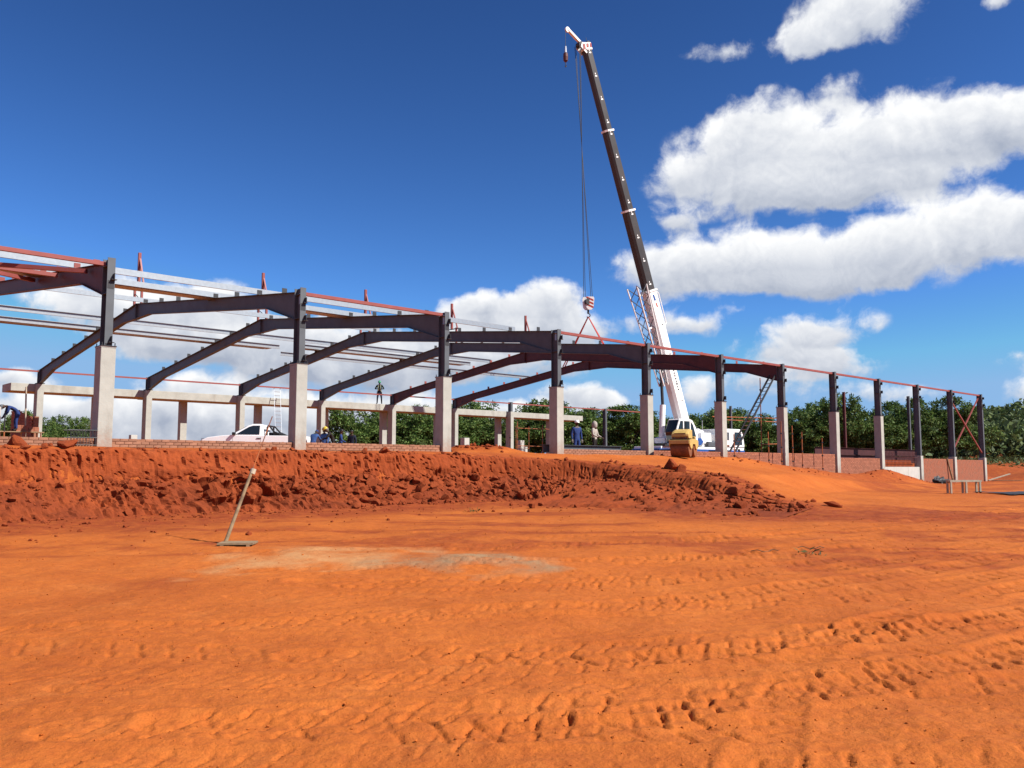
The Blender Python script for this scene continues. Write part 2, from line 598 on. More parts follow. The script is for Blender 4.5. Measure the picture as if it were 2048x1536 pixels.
WALLU = [-60, 24, 30, 36, 42, 48, 54, 66, 80, 110]
WALLZ = [2.15, 2.15, 2.05, 1.62, 1.22, .82, .55, .55, .6, .8]      # soil level at the foot of the near wall
RAMPU = [-60, 22, 27, 30, 36, 42, 48, 54, 66, 80, 110]
RAMPZ = [2.05, 2.05, 2.05, 1.85, 1.22, .80, .56, .5, .5, .6, .8]
RVX = [-19, -15, -13.3, -12, -10, -7, -4, -1.2, 0]
RVF = [0.0, 0.03, .06, .20, .54, .70, .88, 1.0, 1.0]          # how far the ramp has risen at that v


def G(x, y):
    """the low ground"""
    r = np.hypot(x, y)
    return np.interp(y, [-50, 3, 8, 14, 20, 26, 34, 60, 120, 400], [-.15, -.02, .05, .22, .40, .46, .58, .56, .7, 1.0])


def top_level(u, v):
    w = np.interp(u, WALLU, WALLZ)
    r = np.interp(u, RAMPU, RAMPZ)
    f = np.interp(np.where(v < -1.2, (v + 1.2) * np.interp(u, [17, 34], [1, 2.6]) - 1.2, v), RVX, RVF)
    z = r * f + .47 * (1 - f)
    k = sm(v, -2.4, -.6)
    return z * (1 - k) + w * k


def mounds(u, v):
    z = 0
    for (a, b, ru, rv, h) in ((45.8, -1.4, 2.4, 1.0, .62), (49.0, -1.5, 2.2, .8, .25), (14.2, 1.6, 1.1, .9, .55), (15.6, .9, .9, .8, .35), (30.5, -1.2, 2.5, .6, .12), (36.5, -1.4, 2.0, .6, .06)):
        z = z + h * np.exp(-((u - a) / ru) ** 2 - ((v - b) / rv) ** 2)
    return z


def H(x, y, fine=True):
    x, y = np.asarray(x, float), np.asarray(y, float)
    u, v = to_uv(x, y)
    low = G(x, y)
    inside = sm(v, .25, 1.6) * (1 - sm(u, 66.0, 72)) * (1 - sm(v, 60, 80))
    top = top_level(u, v)
    near = (u > -45) & (u < 62) & (v > -24) & (v < 4)
    d = np.where(v > 3, 10.0, -10.0)
    if near.any():
        d = d.copy()
        d[near] = edge_dist(u[near], v[near])
    # beyond the drawn edge everything behind the row counts as raised
    k = sm(d, -.75, .30)
    k = np.where(u > 40, sm(v, -18, -14), k)
    z = low + (top - low) * k
    back = sm(u, 67, 84) * sm(v, -20, 10)
    z = z + back * 1.55
    z = z * (1 - inside) + inside * 1.93
    z = z + mounds(u, v)
    # heaps right of the building
    for (a, b, ra, rb, h) in ((45.5, 71.5, 3.6, 2.6, 1.25), (52, 74, 4, 3, 1.5), (41.5, 79, 3, 2.5, .5)):
        z = z + h * np.exp(-((x - a) / ra) ** 2 - ((y - b) / rb) ** 2)
    z = z + .09 * np.exp(-((x + .6) / 1.1) ** 2 - ((y - 13.2) / .9) ** 2) + .05 * np.exp(-((x + 2.9) / 1.3) ** 2 - ((y - 13.9) / .8) ** 2)
    # far rise to the right
    z = z + 8 * sm(x, 42, 110) * sm(y, 96, 150)
    if fine:
        out = 1 - inside
        z = z + out * (.055 * fbm(x * .45, y * .45, 3) + .02 * fbm(x * 1.7 + 3, y * 1.7, 3))
        dd = np.abs(d)
        z = z + out * .05 * sm(-np.abs(d + 3.2), -3.5, -.5) * fbm(x * 1.3 + 40, y * 1.3, 4)
    return z


# tyre and track imprints: (points, width, pitch, depth, skew, seed)
TRACKS = [
    ([(-6.5, 8.1), (-3, 7.75), (0, 7.5), (3, 7.5), (7, 8.3), (14, 11)], .50, .27, .023, .9, 1),
    ([(-5.0, 6.95), (-2.4, 6.75), (0, 6.55), (2.6, 6.5), (5.5, 7.2), (11, 9.6)], .50, .27, .023, -.9, 2),
    ([(-3.6, 5.75), (-1.2, 5.55), (.8, 5.5), (3.5, 5.8), (8, 7.8)], .50, .28, .023, .9, 3),
    ([(1.1, 4.4), (1.55, 5.4), (1.9, 6.3), (2.5, 7.6), (4.6, 9.8), (9, 13), (17, 18)], .36, .22, .032, .35, 4),
    ([(2.9, 4.3), (3.3, 5.2), (3.9, 6.2), (5.6, 8.2), (9, 11), (16, 15.5)], .36, .22, .030, .35, 5),
    ([(3.5, 3.9), (5.0, 5.6), (7.4, 7.6), (11, 10)], .5, .26, .023, .8, 10),
    ([(-.5, 4.2), (.4, 4.7), (2.2, 4.9), (4.6, 5.3), (8, 6.6)], .5, .26, .023, -.8, 11),
    # ruts up the ramp
    ([(24, 22), (17, 24.5), (12.6, 27.5), (9.6, 31.5), (7.4, 35.5), (6.5, 38)], .45, .3, .03, .6, 14),
    ([(25.5, 23.8), (18.4, 26.2), (14.2, 29.2), (11.4, 33), (9.4, 36.8)], .45, .3, .03, .6, 15),
    ([(28, 27), (21, 29.5), (17, 33), (14.6, 37)], .45, .3, .025, .6, 16),
    # long wheel marks across the flat in front of the bank
    ([(-3, 22.5), (2, 21.6), (7, 21.8), (13, 21.5), (20, 21)], .3, .5, .014, 0, 17),
    ([(-2, 24.5), (3, 23.2), (7, 23.2), (13, 22.9), (20, 22.4)], .3, .5, .014, 0, 18),
    ([(-8, 17.2), (-3, 17.4), (2, 18.2), (7, 19.4), (12, 20)], .3, .5, .012, 0, 19),
]
# the sweep of lorry tracks that swings from the foreground away to the right
for i_ in range(19):
    y0_ = 4.6 + i_ * .64 + .25 * math.sin(i_ * 2.1)
    x0_ = -1.5 - 1.2 * math.sin(i_ * 1.3) - (2.5 if i_ % 3 == 0 else 0)
    c_ = .030 + .004 * math.sin(i_ * 3.7)
    TRACKS.append(([(x0_ + dx_, y0_ + c_ * dx_ * dx_ * (1.35 if i_ < 5 else 1.0) + .05 * dx_) for dx_ in (0, 3, 6, 9, 13, 17, 22)], .46, .22 + .03 * (i_ % 3), .030, -.9, 30 + i_))
TRACKS += []


def imprint(x, y):
    z = np.zeros_like(x)
    ang = np.zeros_like(x)
    for pts, wd, pitch, dep, skew, seed in TRACKS:
        p = resample(np.array(pts, float), .9)
        m = (x > p[:, 0].min() - 1) & (x < p[:, 0].max() + 1) & (y > p[:, 1].min() - 1) & (y < p[:, 1].max() + 1)
        if not m.any():
            continue
        X, Y = x[m], y[m]
        best = np.full(X.shape, 1e9)
        bs, bw = np.zeros_like(X), np.zeros_like(X)
        acc = 0
        for a, b in zip(p[:-1], p[1:]):
            d = b - a
            L = np.hypot(*d)
            t = np.clip(((X - a[0]) * d[0] + (Y - a[1]) * d[1]) / L ** 2, 0, 1)
            ex, ey = X - a[0] - t * d[0], Y - a[1] - t * d[1]
            dd = np.hypot(ex, ey)
            s = np.sign(d[0] * ey - d[1] * ex)
            k = dd < best
            best = np.where(k, dd, best)
            bs = np.where(k, acc + t * L, bs)
            bw = np.where(k, dd * s, bw)
            acc += L
        wob = .05 * pnoise(bs * .8 + seed, bs * 0 + seed)
        w = bw + wob
        inn = sm(np.abs(w), wd * .55, wd * .42)
        fade = np.clip(.80 + 2.0 * fbm(X * .4 + seed * 3.1, Y * .5, 3), .12, 1.4)
        ph = (bs + skew * w * .6 + .025 * pnoise(X * 5, Y * 5) + .012 * pnoise(X * 17, Y * 17)) / pitch
        fr = ph - np.floor(ph)
        hsh = np.sin(np.floor(ph) * 12.9898 + seed * 78.233) * 43758.5453
        keep = np.clip(1.4 * (hsh - np.floor(hsh)), .2, 1)
        lug = (1 - sm(np.abs(fr - .3), .055, .115)) - .30 * np.exp(-((fr - .56) / .08) ** 2)
        lane = sm(np.abs(w), .015, .05) * (1 - sm(np.abs(w), wd * .36, wd * .48))
        dz = -dep * inn * (.15 + lug * keep * lane * 1.0) * fade
        dz += dep * .45 * fade * np.exp(-((np.abs(w) - wd * .58) / .07) ** 2)
        z[m] += dz
    return np.where(z < -.018, -.018 - .25 * (-.018 - z), z)


def soil_masks(x, y, z):
    """damp dark red soil, pale sand spill, grey cement spill"""
    u, v = to_uv(x, y)
    near = (u > -45) & (u < 62) & (v > -24) & (v < 4)
    d = np.full(x.shape, -20.0)
    if near.any():
        d[near] = edge_dist(u[near], v[near])
    n1 = fbm(x * .35 + 5, y * .35, 4)
    n2 = fbm(x * 1.1 + 15, y * 1.1, 4)
    n3 = fbm(x * .10 + .25 * y + 3, y * .85 - .05 * x, 4)
    damp = sm(-np.abs(d + 2.6) + 1.9 * n1 + .6 * n2, -4.4, -1.0) * (u < 17)
    damp = np.maximum(damp, .75 * sm(n1 + .5 * n2 - .04 * np.abs(y - 16), -.05, .40) * sm(y, 9, 13))
    damp = np.maximum(damp, .85 * sm(n3 + .35 * n2, .02, .34) * sm(y, 11.5, 15) * (1 - sm(d, -.5, .5)))
    damp = np.maximum(damp, .8 * sm(d, -1.5, .2) * (1 - sm(d, .2, 1.2)) * (u < 15.5))
    damp = np.maximum(damp, .7 * sm(mounds(u, v), .08, .3))
    damp = np.maximum(damp, .85 * sm(u, 26, 40) * sm(v + 1.2 * n2 + .8 * n1, -3.6, -1.2))
    damp = np.maximum(damp, .8 * sm(n1 + n2 * .6, -.25, .2) * sm(y, 34, 42) * sm(x, 15, 19))
    # drier, trodden wheel paths stay orange
    e1 = ((x + 3.1 + .8 * n1) / 2.2) ** 2 + ((y - 14.0 - .08 * x + .5 * n2) / 1.5) ** 2
    sand = np.clip(1.0 - e1 + 1.5 * n2 + .8 * n1, 0, 1) * .8
    e2 = ((x + .7 + .5 * n1) / 1.5) ** 2 + ((y - 13.3 + .45 * n2) / 1.4) ** 2
    grey = np.clip(1.0 - e2 + 1.3 * n2, 0, 1) * .85
    damp = damp * (1 - np.clip(sand + grey, 0, 1))
    return damp, sand, grey


def polar_grid():
    rad = np.concatenate([[0.3, 1.2, 2.0, 2.6], 3.0 * np.exp(np.linspace(0, math.log(14 / 3.0), 400)), 14 * np.exp(np.linspace(0, math.log(46 / 14), 261))[1:], 46 * np.exp(np.linspace(0, math.log(150 / 46), 190))[1:], [165, 185, 210, 245, 290, 350, 430, 540, 700, 950, 1400, 2200, 3500]])
    a_in = np.linspace(-44, 44, 740)
    a_out = np.concatenate([np.linspace(44, 316, 90)[1:-1]])
    ang = np.radians(np.concatenate([a_in, a_out]))
    return rad, ang


def build_ground():
    rad, ang = polar_grid()
    Rr, A = np.meshgrid(rad, ang, indexing='ij')
    x, y = Rr * np.sin(A), Rr * np.cos(A)
    sh = x.shape
    xf, yf = x.ravel(), y.ravel()
    z = H(xf, yf)
    far = xf ** 2 + yf ** 2 < 46 ** 2
    fr = (np.abs(A.ravel()) < R(45)) & far
    zz = np.zeros_like(xf)
    X, Y = xf[fr], yf[fr]
    u, v = to_uv(X, Y)
    soft = 1 - sm(v, -1.5, -.6)
    rr = np.hypot(X, Y)
    hf = 1 - sm(rr, 8, 22)
    # churned soil: small hollows, footprints and crumbs
    ch = .009 * fbm(X * 3.3, Y * 3.3, 4, .6)
    rid = np.abs(pnoise(X * 2.4 + 7, Y * 5.0)) - .35
    ch += .007 * np.clip(rid, -.3, .3)
    pit = np.clip(fbm(X * 4.2 + 31, Y * 4.2, 3, .55) - .22, 0, 1)
    ch -= .018 * pit * np.clip(.5 + fbm(X * .6, Y * .6 + 9, 2) * 1.6, 0, 1)
    ch += hf * .006 * fbm(X * 12, Y * 12, 3, .7)
    bite = np.clip(fbm(X * 6.5 + 11, Y * 11 - 4 * X, 2, .6) - .30, 0, 1)
    ch -= hf * .03 * bite
    zz[fr] = soft * (ch + imprint(X, Y))
    z = z + zz
    n_r, n_a = sh
    idx = np.arange(n_r * n_a).reshape(sh)
    f = np.stack([idx[:-1, :], idx[:-1, :] * 0, idx[1:, :], idx[1:, :] * 0], -1)
    nxt = np.roll(idx, -1, axis=1)
    f = np.stack([idx[:-1], nxt[:-1], nxt[1:], idx[1:]], -1).reshape(-1, 4)
    # a fan closes the middle
    verts = np.stack([xf, yf, z], 1)
    verts = np.vstack([verts, [[0, 0, float(H(np.array([0.0]), np.array([0.0]))[0])]]])
    c = len(verts) - 1
    fan = np.stack([np.full(n_a, c), idx[0], nxt[0]], 1)
    me = bpy.data.meshes.new('ground')
    nq, ntr = len(f), len(fan)
    me.vertices.add(len(verts))
    me.vertices.foreach_set('co', verts.ravel())
    loops = np.concatenate([f[:, ::-1].ravel(), fan[:, ::-1].ravel()])
    me.loops.add(len(loops))
    me.loops.foreach_set('vertex_index', loops.astype(np.int32))
    me.polygons.add(nq + ntr)
    ls = np.concatenate([np.arange(nq) * 4, nq * 4 + np.arange(ntr) * 3])
    me.polygons.foreach_set('loop_start', ls.astype(np.int32))
    me.polygons.foreach_set('use_smooth', np.ones(nq + ntr, bool))
    me.update(calc_edges=True)
    me.validate()
    dm, sa, gy = soil_masks(verts[:, 0], verts[:, 1], verts[:, 2])
    at = me.attributes.new('soil', 'FLOAT_COLOR', 'POINT')
    at.data.foreach_set('color', np.stack([dm, sa, gy, np.ones(len(dm))], 1).ravel())
    me.materials.append(M_soil)
    o = bpy.data.objects.new('ground', me)
    C.objects.link(o)
    o['kind'] = 'structure'
    return o


def soil_material(name, use_attr=True, base=(.445, .120, .0215), dark=(.22, .041, .0125), lo=.42, hi=.66, bump=.75, biasdark=0.0):
    m = bpy.data.materials.new(name)
    m.use_nodes = True
    t = m.node_tree
    b = t.nodes['Principled BSDF']
    b.inputs['Roughness'].default_value = .95
    b.inputs['Specular IOR Level'].default_value = .12
    co = t.nodes.new('ShaderNodeTexCoord')

    def noise(scale, det=8, rough=.6):
        n = t.nodes.new('ShaderNodeTexNoise')
        n.inputs['Scale'].default_value = scale
        n.inputs['Detail'].default_value = det
        n.inputs['Roughness'].default_value = rough
        t.links.new(co.outputs['Object'], n.inputs['Vector'])
        return n.outputs[0]

    def mr(x, a, b_, c, d):
        n = t.nodes.new('ShaderNodeMapRange')
        for i, q in enumerate((a, b_, c, d)):
            n.inputs[i + 1].default_value = q
        t.links.new(x, n.inputs[0])
        return n.outputs[0]

    def mixc(f, a, b_, bl='MIX'):
        n = t.nodes.new('ShaderNodeMix')
        n.data_type = 'RGBA'
        n.blend_type = bl
        for i, q in ((0, f), (6, a), (7, b_)):
            if isinstance(q, (int, float)):
                n.inputs[i].default_value = q
            elif isinstance(q, tuple):
                n.inputs[i].default_value = (*q, 1)
            else:
                t.links.new(q, n.inputs[i])
        return n.outputs[2]
    c = mixc(mr(noise(.35, 5), .4, .66, 0, .75), base, (base[0] * .76, base[1] * .66, base[2] * .66))
    c = mixc(mr(noise(1.3, 7, .65), .52, .74, 0, .45), c, (min(1, base[0] * 1.12), base[1] * 1.32, base[2] * 1.7))
    c = mixc(mr(noise(9, 6, .7), lo, hi, 0, .35 + biasdark), c, dark)
    if use_attr:
        at = t.nodes.new('ShaderNodeAttribute')
        at.attribute_name = 'soil'
        sp = t.nodes.new('ShaderNodeSeparateColor')
        t.links.new(at.outputs['Color'], sp.inputs[0])
        brk = noise(3.0, 8, .65)

        def msk(ch, k=1.0):
            n = t.nodes.new('ShaderNodeMath')
            n.operation = 'MULTIPLY'
            t.links.new(sp.outputs[ch], n.inputs[0])
            t.links.new(mr(brk, .32, .58, .35, 1.0), n.inputs[1])
            return n.outputs[0]
        c = mixc(msk(0), c, dark)
        c = mixc(msk(1), c, (.45, .235, .10))
        c = mixc(msk(2), c, (.255, .175, .10))
    c = mixc(1.0, c, mr(noise(40, 6, .7), .3, .7, .86, 1.12), 'MULTIPLY')
    t.links.new(c, b.inputs['Base Color'])
    bp = t.nodes.new('ShaderNodeBump')
    bp.inputs['Strength'].default_value = bump
    bp.inputs['Distance'].default_value = .03
    hn = t.nodes.new('ShaderNodeMath')
    hn.operation = 'ADD'
    t.links.new(noise(11, 9, .68), hn.inputs[0])
    t.links.new(mr(noise(55, 4, .6), 0, 1, 0, .35), hn.inputs[1])
    t.links.new(hn.outputs[0], bp.inputs['Height'])
    t.links.new(bp.outputs[0], b.inputs['Normal'])
    return m


M_soil = soil_material('red_soil')
M_bank = soil_material('cut_soil', True, base=(.295, .062, .0165), dark=(.165, .033, .0115), lo=.40, hi=.62, bump=.8, biasdark=.25)
M_clod = soil_material('soil_clod', False, base=(.25, .053, .016), dark=(.155, .031, .012), lo=.42, hi=.62, bump=.7, biasdark=.2)
ground = build_ground()

# ------------------------------------------------------------------ the cut bank: a steep face with loose talus at its foot
path = resample(EDGE[:13], .06)
u_p, v_p = path[:, 0], path[:, 1]
sel = (u_p > -24)
path = path[sel]
tan = np.gradient(path, axis=0)
tan /= np.linalg.norm(tan, axis=1)[:, None]
nrm = np.stack([tan[:, 1], -tan[:, 0]], 1)          # points out of the platform, to the low side
arc = np.concatenate([[0], np.cumsum(np.hypot(*np.diff(path, axis=0).T))])
# smooth the outward direction so that the inner corner does not fold over
ker = np.ones(41) / 41
nrm = np.stack([np.convolve(np.pad(nrm[:, i], 20, mode='edge'), ker, 'valid') for i in (0, 1)], 1)
nrm /= np.linalg.norm(nrm, axis=1)[:, None]
NT = 46
tt = np.linspace(0, 1, NT)
# profile: distance outwards and share of the height, from the crest to the foot
po = np.interp(tt, [0, .10, .14, .22, .50, .58, .68, .84, 1.0], [-.55, -.04, .04, .10, .24, .42, .80, 1.35, 2.1])
ph = np.interp(tt, [0, .10, .14, .22, .50, .58, .68, .84, 1.0], [1.0, 1.0, .97, .86, .50, .40, .26, .08, -.06])
AA, TT = np.meshgrid(arc, tt, indexing='ij')
pu = path[:, 0][:, None] + nrm[:, 0][:, None] * po[None]
pv = path[:, 1][:, None] + nrm[:, 1][:, None] * po[None]
wid = .75 + .45 * np.clip(.5 + fbm(arc * .22 + 3, arc * 0 + 2, 2), 0, 1)
ramp_part = sm(arc, arc[np.argmin(np.abs(path[:, 0] - 10.5) + (path[:, 1] < -2.5) * 9)], arc[np.argmin(np.abs(path[:, 1] + 6.5))])
wid = wid * (1 + 1.15 * ramp_part)
pu = path[:, 0][:, None] + nrm[:, 0][:, None] * po[None] * wid[:, None]
pv = path[:, 1][:, None] + nrm[:, 1][:, None] * po[None] * wid[:, None]
bx, by = BO.x + cA * pu - sA * pv, BO.y + sA * pu + cA * pv
ex, ey = BO.x + cA * path[:, 0] - sA * path[:, 1], BO.y + sA * path[:, 0] + cA * path[:, 1]
ztop = top_level(path[:, 0], path[:, 1]) - .01
zfoot = G(bx[:, -1], by[:, -1])
hb = (ztop - zfoot)
# face slides from steep wall to slumped earth towards the ramp
phm = ph[None] * (1 - ramp_part[:, None]) + np.interp(tt, [0, .12, .5, .8, 1], [1, .98, .55, .18, -.08])[None] * ramp_part[:, None]
bz = zfoot[:, None] + hb[:, None] * phm
inface = sm(TT, .06, .2)
intal = sm(TT, .42, .62) * (1 - sm(TT, .92, 1.0))
lump = fbm(AA * .55, bz * .9 + 3, 3) * .16 + fbm(AA * 2.2 + 9, bz * 1.1, 4, .6) * .07 + np.abs(pnoise(AA * 5.5, bz * 1.6)) * .05
block = np.abs(fbm(AA * 1.8 + 50, TT * 7, 4, .55))
dn = inface * (lump * (1 - .4 * intal)) + intal * (.16 * block - .10)
dz2 = intal * (.16 * fbm(AA * 1.1 + 21, TT * 4, 3) + .12 * fbm(AA * 4 + 60, TT * 11, 3, .6) + .05) + (1 - inface) * .06 * fbm(AA * 2, TT * 9, 3)
def worley(x, y):
    xi, yi = np.floor(x).astype(np.int64), np.floor(y).astype(np.int64)
    f1, f2, cell = np.full(x.shape, 9.0), np.full(x.shape, 9.0), np.zeros(x.shape)
    for i in (-1, 0, 1):
        for j in (-1, 0, 1):
            h = _perm[(_perm[(xi + i) & 4095] + yi + j) & 4095]
            h2 = _perm[(h + 77) & 4095]
            d_ = np.hypot(xi + i + h / 4096 - x, yi + j + h2 / 4096 - y)
            c_ = _perm[(h + 191) & 4095] / 4096
            m_ = d_ < f1
            f2 = np.where(m_, f1, np.minimum(f2, d_))
            cell = np.where(m_, c_, cell)
            f1 = np.where(m_, d_, f1)
    return f1, f2, cell


slope = TT * 2.6
rough = np.clip(.55 + 1.9 * fbm(AA * .16 + 2.2, TT * 1.2, 2), .12, 1.15)
rough = np.maximum(rough, ramp_part[:, None] * .8)
for sc_, am in ((.55, .38), (.26, .20), (.12, .09)):
    w1, w2, wc = worley(AA / sc_ + .35 * fbm(AA * 3, slope * 3, 2), slope / sc_ + 40 * sc_)
    bk = (.15 + .85 * wc) * sm(w2 - w1, .03, .30) * (1 - .35 * w1)
    patchy = np.clip(.55 + 1.5 * fbm(AA * .35 + 13 * sc_, slope * .5, 2), .15, 1.2)
    dn = dn + am * bk * patchy * (intal * rough + (.10 + .26 * (sc_ > .5)) * np.clip(.7 + 1.6 * fbm(AA * .2 + 31, TT * 2, 2), .1, 1.3) * inface * (1 - intal))
    dz2 = dz2 + .5 * am * bk * patchy * intal * rough
grv = np.abs(pnoise(AA * 7.0 + .6 * pnoise(AA * 2, bz * 2), bz * .45 + 9))
dn = dn - .12 * inface * (1 - intal) * sm(grv, .09, .0) - .06 * inface * (1 - intal) * np.abs(pnoise(AA * 16, bz * 1.3))
corner = (4 * ramp_part * (1 - ramp_part))[:, None]
dn = dn * (1 - .6 * corner)
crest = sm(TT, .0, .08) * (1 - sm(TT, .14, .26))
dz2 += crest * .09 * fbm(AA * 1.4 + 80, AA * 0, 4, .6)
nx, ny = cA * nrm[:, 0] - sA * nrm[:, 1], sA * nrm[:, 0] + cA * nrm[:, 1]
bx = bx + nx[:, None] * dn
by = by + ny[:, None] * dn
bz = bz + dz2 * np.clip(hb, 0, 1)[:, None]
BANK = (bx, by, bz)
na = len(arc)
idx = np.arange(na * NT).reshape(na, NT)
f = np.stack([idx[:-1, :-1], idx[:-1, 1:], idx[1:, 1:], idx[1:, :-1]], -1).reshape(-1, 4)
me = bpy.data.meshes.new('earth_bank')
me.from_pydata(np.stack([bx.ravel(), by.ravel(), bz.ravel()], 1).tolist(), [], f.tolist())
dmp = np.clip(sm(TT, .40, .60) * (.6 + .9 * fbm(AA * .5, TT * 3, 3)) + .5 * np.clip(fbm(AA * .9 + 5, TT * 4, 3), 0, 1), 0, 1)
at = me.attributes.new('soil', 'FLOAT_COLOR', 'POINT')
at.data.foreach_set('color', np.stack([dmp.ravel(), dmp.ravel() * 0, dmp.ravel() * 0, dmp.ravel() * 0 + 1], 1).ravel())
me.materials.append(M_bank)
bank = bpy.data.objects.new('earth_bank', me)
C.objects.link(bank)
bank['kind'] = 'structure'


# ------------------------------------------------------------------ clods
def clod_mesh(name, seed, sub=2, m=None, ncut=13):
    bm = bmesh.new()
    bmesh.ops.create_icosphere(bm, subdivisions=sub, radius=1)
    r = random.Random(seed)
    cuts = [(Vector((r.uniform(-1, 1), r.uniform(-1, 1), r.uniform(-1, 1))).normalized(), r.uniform(.38, .72)) for _ in range(ncut)]
    off = Vector((seed * 3.7, seed * 1.3, 0))
    for v in bm.verts:
        p = v.co.copy()
        for n, d in cuts:
            t = p.dot(n)
            if t > d:
                p -= n * (t - d)
        p *= 1 + .10 * mnoise.noise(p * 2.3 + off)
        v.co = p
    me = bpy.data.meshes.new(name)
    bm.to_mesh(me)
    bm.free()
    me.materials.append(m or M_clod)
    return me


CL = [clod_mesh('clod', i + 1, 2) for i in range(7)]
CLS = [clod_mesh('small_clod', i + 11, 1) for i in range(5)]
cand = []
cr_ = random.Random(12)
for _ in range(4200):
    i = cr_.randrange(na)
    uu = path[i, 0]
    if uu < -14:
        continue
    t = cr_.random()
    j = int((.50 + .48 * t) * (NT - 1))
    if cr_.random() < .16:
        j = int(cr_.uniform(.02, .13) * (NT - 1))
    s = .035 + .13 * cr_.random() ** 3.2
    n_here = float(fbm(np.array([arc[i] * .5 + 4]), np.array([1.5]), 2)[0])
    if n_here < -.12 and cr_.random() < .7:
        continue
    if cr_.random() < .05 and n_here > .05:
        s *= 1.7
    out = cr_.random() ** 2 * .8 if j > .8 * NT else 0
    x, y = bx[i, j] + nx[i] * out, by[i, j] + ny[i] * out
    z = bz[i, j] if out == 0 else max(float(H(np.array([x]), np.array([y]))[0]), bz[i, j] - .4)
    cand.append((s, x, y, z))
for _ in range(110):
    i = int(np.argmin(np.abs(path[:, 0] - cr_.uniform(4.5, 13.5)) + (path[:, 1] < -3) * 99))
    j = int(cr_.uniform(.55, .95) * (NT - 1))
    cand.append((cr_.uniform(.11, .25), bx[i, j], by[i, j], bz[i, j]))
# loose clods on the flat, on the crest and on the heaps
for _ in range(3200):
    x, y = cr_.uniform(-12, 9), cr_.uniform(13.5, 26)
    u, v = to_uv(x, y)
    if v > -3.2 or v < -10 or u > 13.5:
        continue
    if cr_.random() > math.exp(-(-3.2 - v) / 2.0):
        continue
    cand.append((.03 + .07 * cr_.random() ** 3, x, y, float(H(np.array([x]), np.array([y]))[0])))
for (uc, vc, ru, rv, n, sc) in ((45.5, -1.4, 3.5, 1.0, 40, .10), (14.8, 1.3, 1.5, 1.0, 60, .14), (50, -1.5, 2.6, .9, 25, .08), (29, -1.5, 5, .5, 26, .10), (36, -1.7, 4, .6, 22, .09), (14.6, -9.8, .9, 2.8, 80, .13)):
    for _ in range(n):
        u, v = uc + cr_.gauss(0, .5) * ru, vc + cr_.gauss(0, .5) * rv
        p = B(u, v)
        cand.append((sc * (.35 + .75 * cr_.random() ** 2), p.x, p.y, float(H(np.array([p.x]), np.array([p.y]))[0])))
cand.sort(key=lambda c: -c[0] / math.hypot(c[1], c[2]))
for k, (s, x, y, z) in enumerate(cand[:290]):
    o = bpy.data.objects.new('clod', CL[k % 7])
    C.objects.link(o)
    o.parent = bank
    o.location = (x, y, z + s * .25)
    o.scale = (s * cr_.uniform(.9, 1.35), s * cr_.uniform(.8, 1.2), s * cr_.uniform(.6, .95))
    o.rotation_euler = (cr_.uniform(-.5, .5), cr_.uniform(-.5, .5), cr_.uniform(0, 6.3))


def merged(meshes, items, name, m):
    vs, fs, n = [], [], 0
    base = []
    for q in meshes:
        a = np.empty(len(q.vertices) * 3)
        q.vertices.foreach_get('co', a)
        base.append((a.reshape(-1, 3), np.array([list(p.vertices) for p in q.polygons])))
    for k, (s, x, y, z) in enumerate(items):
        v, fc = base[k % len(base)]
        a = cr_.uniform(0, 6.3)
        M = np.array([[math.cos(a), -math.sin(a), 0], [math.sin(a), math.cos(a), 0], [0, 0, 1]])
        vs.append((v * [s * cr_.uniform(.8, 1.3), s, s * cr_.uniform(.5, .9)]) @ M.T + [x, y, z + s * .2])
        fs.append(fc + n)
        n += len(v)
    me = bpy.data.meshes.new(name)
    me.from_pydata(np.vstack(vs).tolist(), [], np.vstack(fs).tolist())
    me.materials.append(m)
    o = bpy.data.objects.new(name, me)
    C.objects.link(o)
    return o


rub = merged(CLS, cand[290:], 'rubble', M_clod)
rub.parent = bank
rub['kind'] = 'stuff'
crumbs = []
cx, cy = [], []
for _ in range(8000):
    y = 3.6 + 22 * cr_.random() ** 1.6
    x = cr_.uniform(-.66, .66) * y
    cx.append(x)
    cy.append(y)
cx, cy = np.array(cx), np.array(cy)
cz = H(cx, cy) + imprint(cx, cy)
for x, y, z in zip(cx, cy, cz):
    if z < .9:
        crumbs.append(((.003 + .011 * cr_.random() ** 6) * (1 + y * .05), x, y, z))
crb = merged(CLS[:3], crumbs, 'soil_crumbs', M_soil)
crb['kind'] = 'stuff'
tag(crb, 'small dark crumbs of red soil strewn over the orange foreground', 'soil')
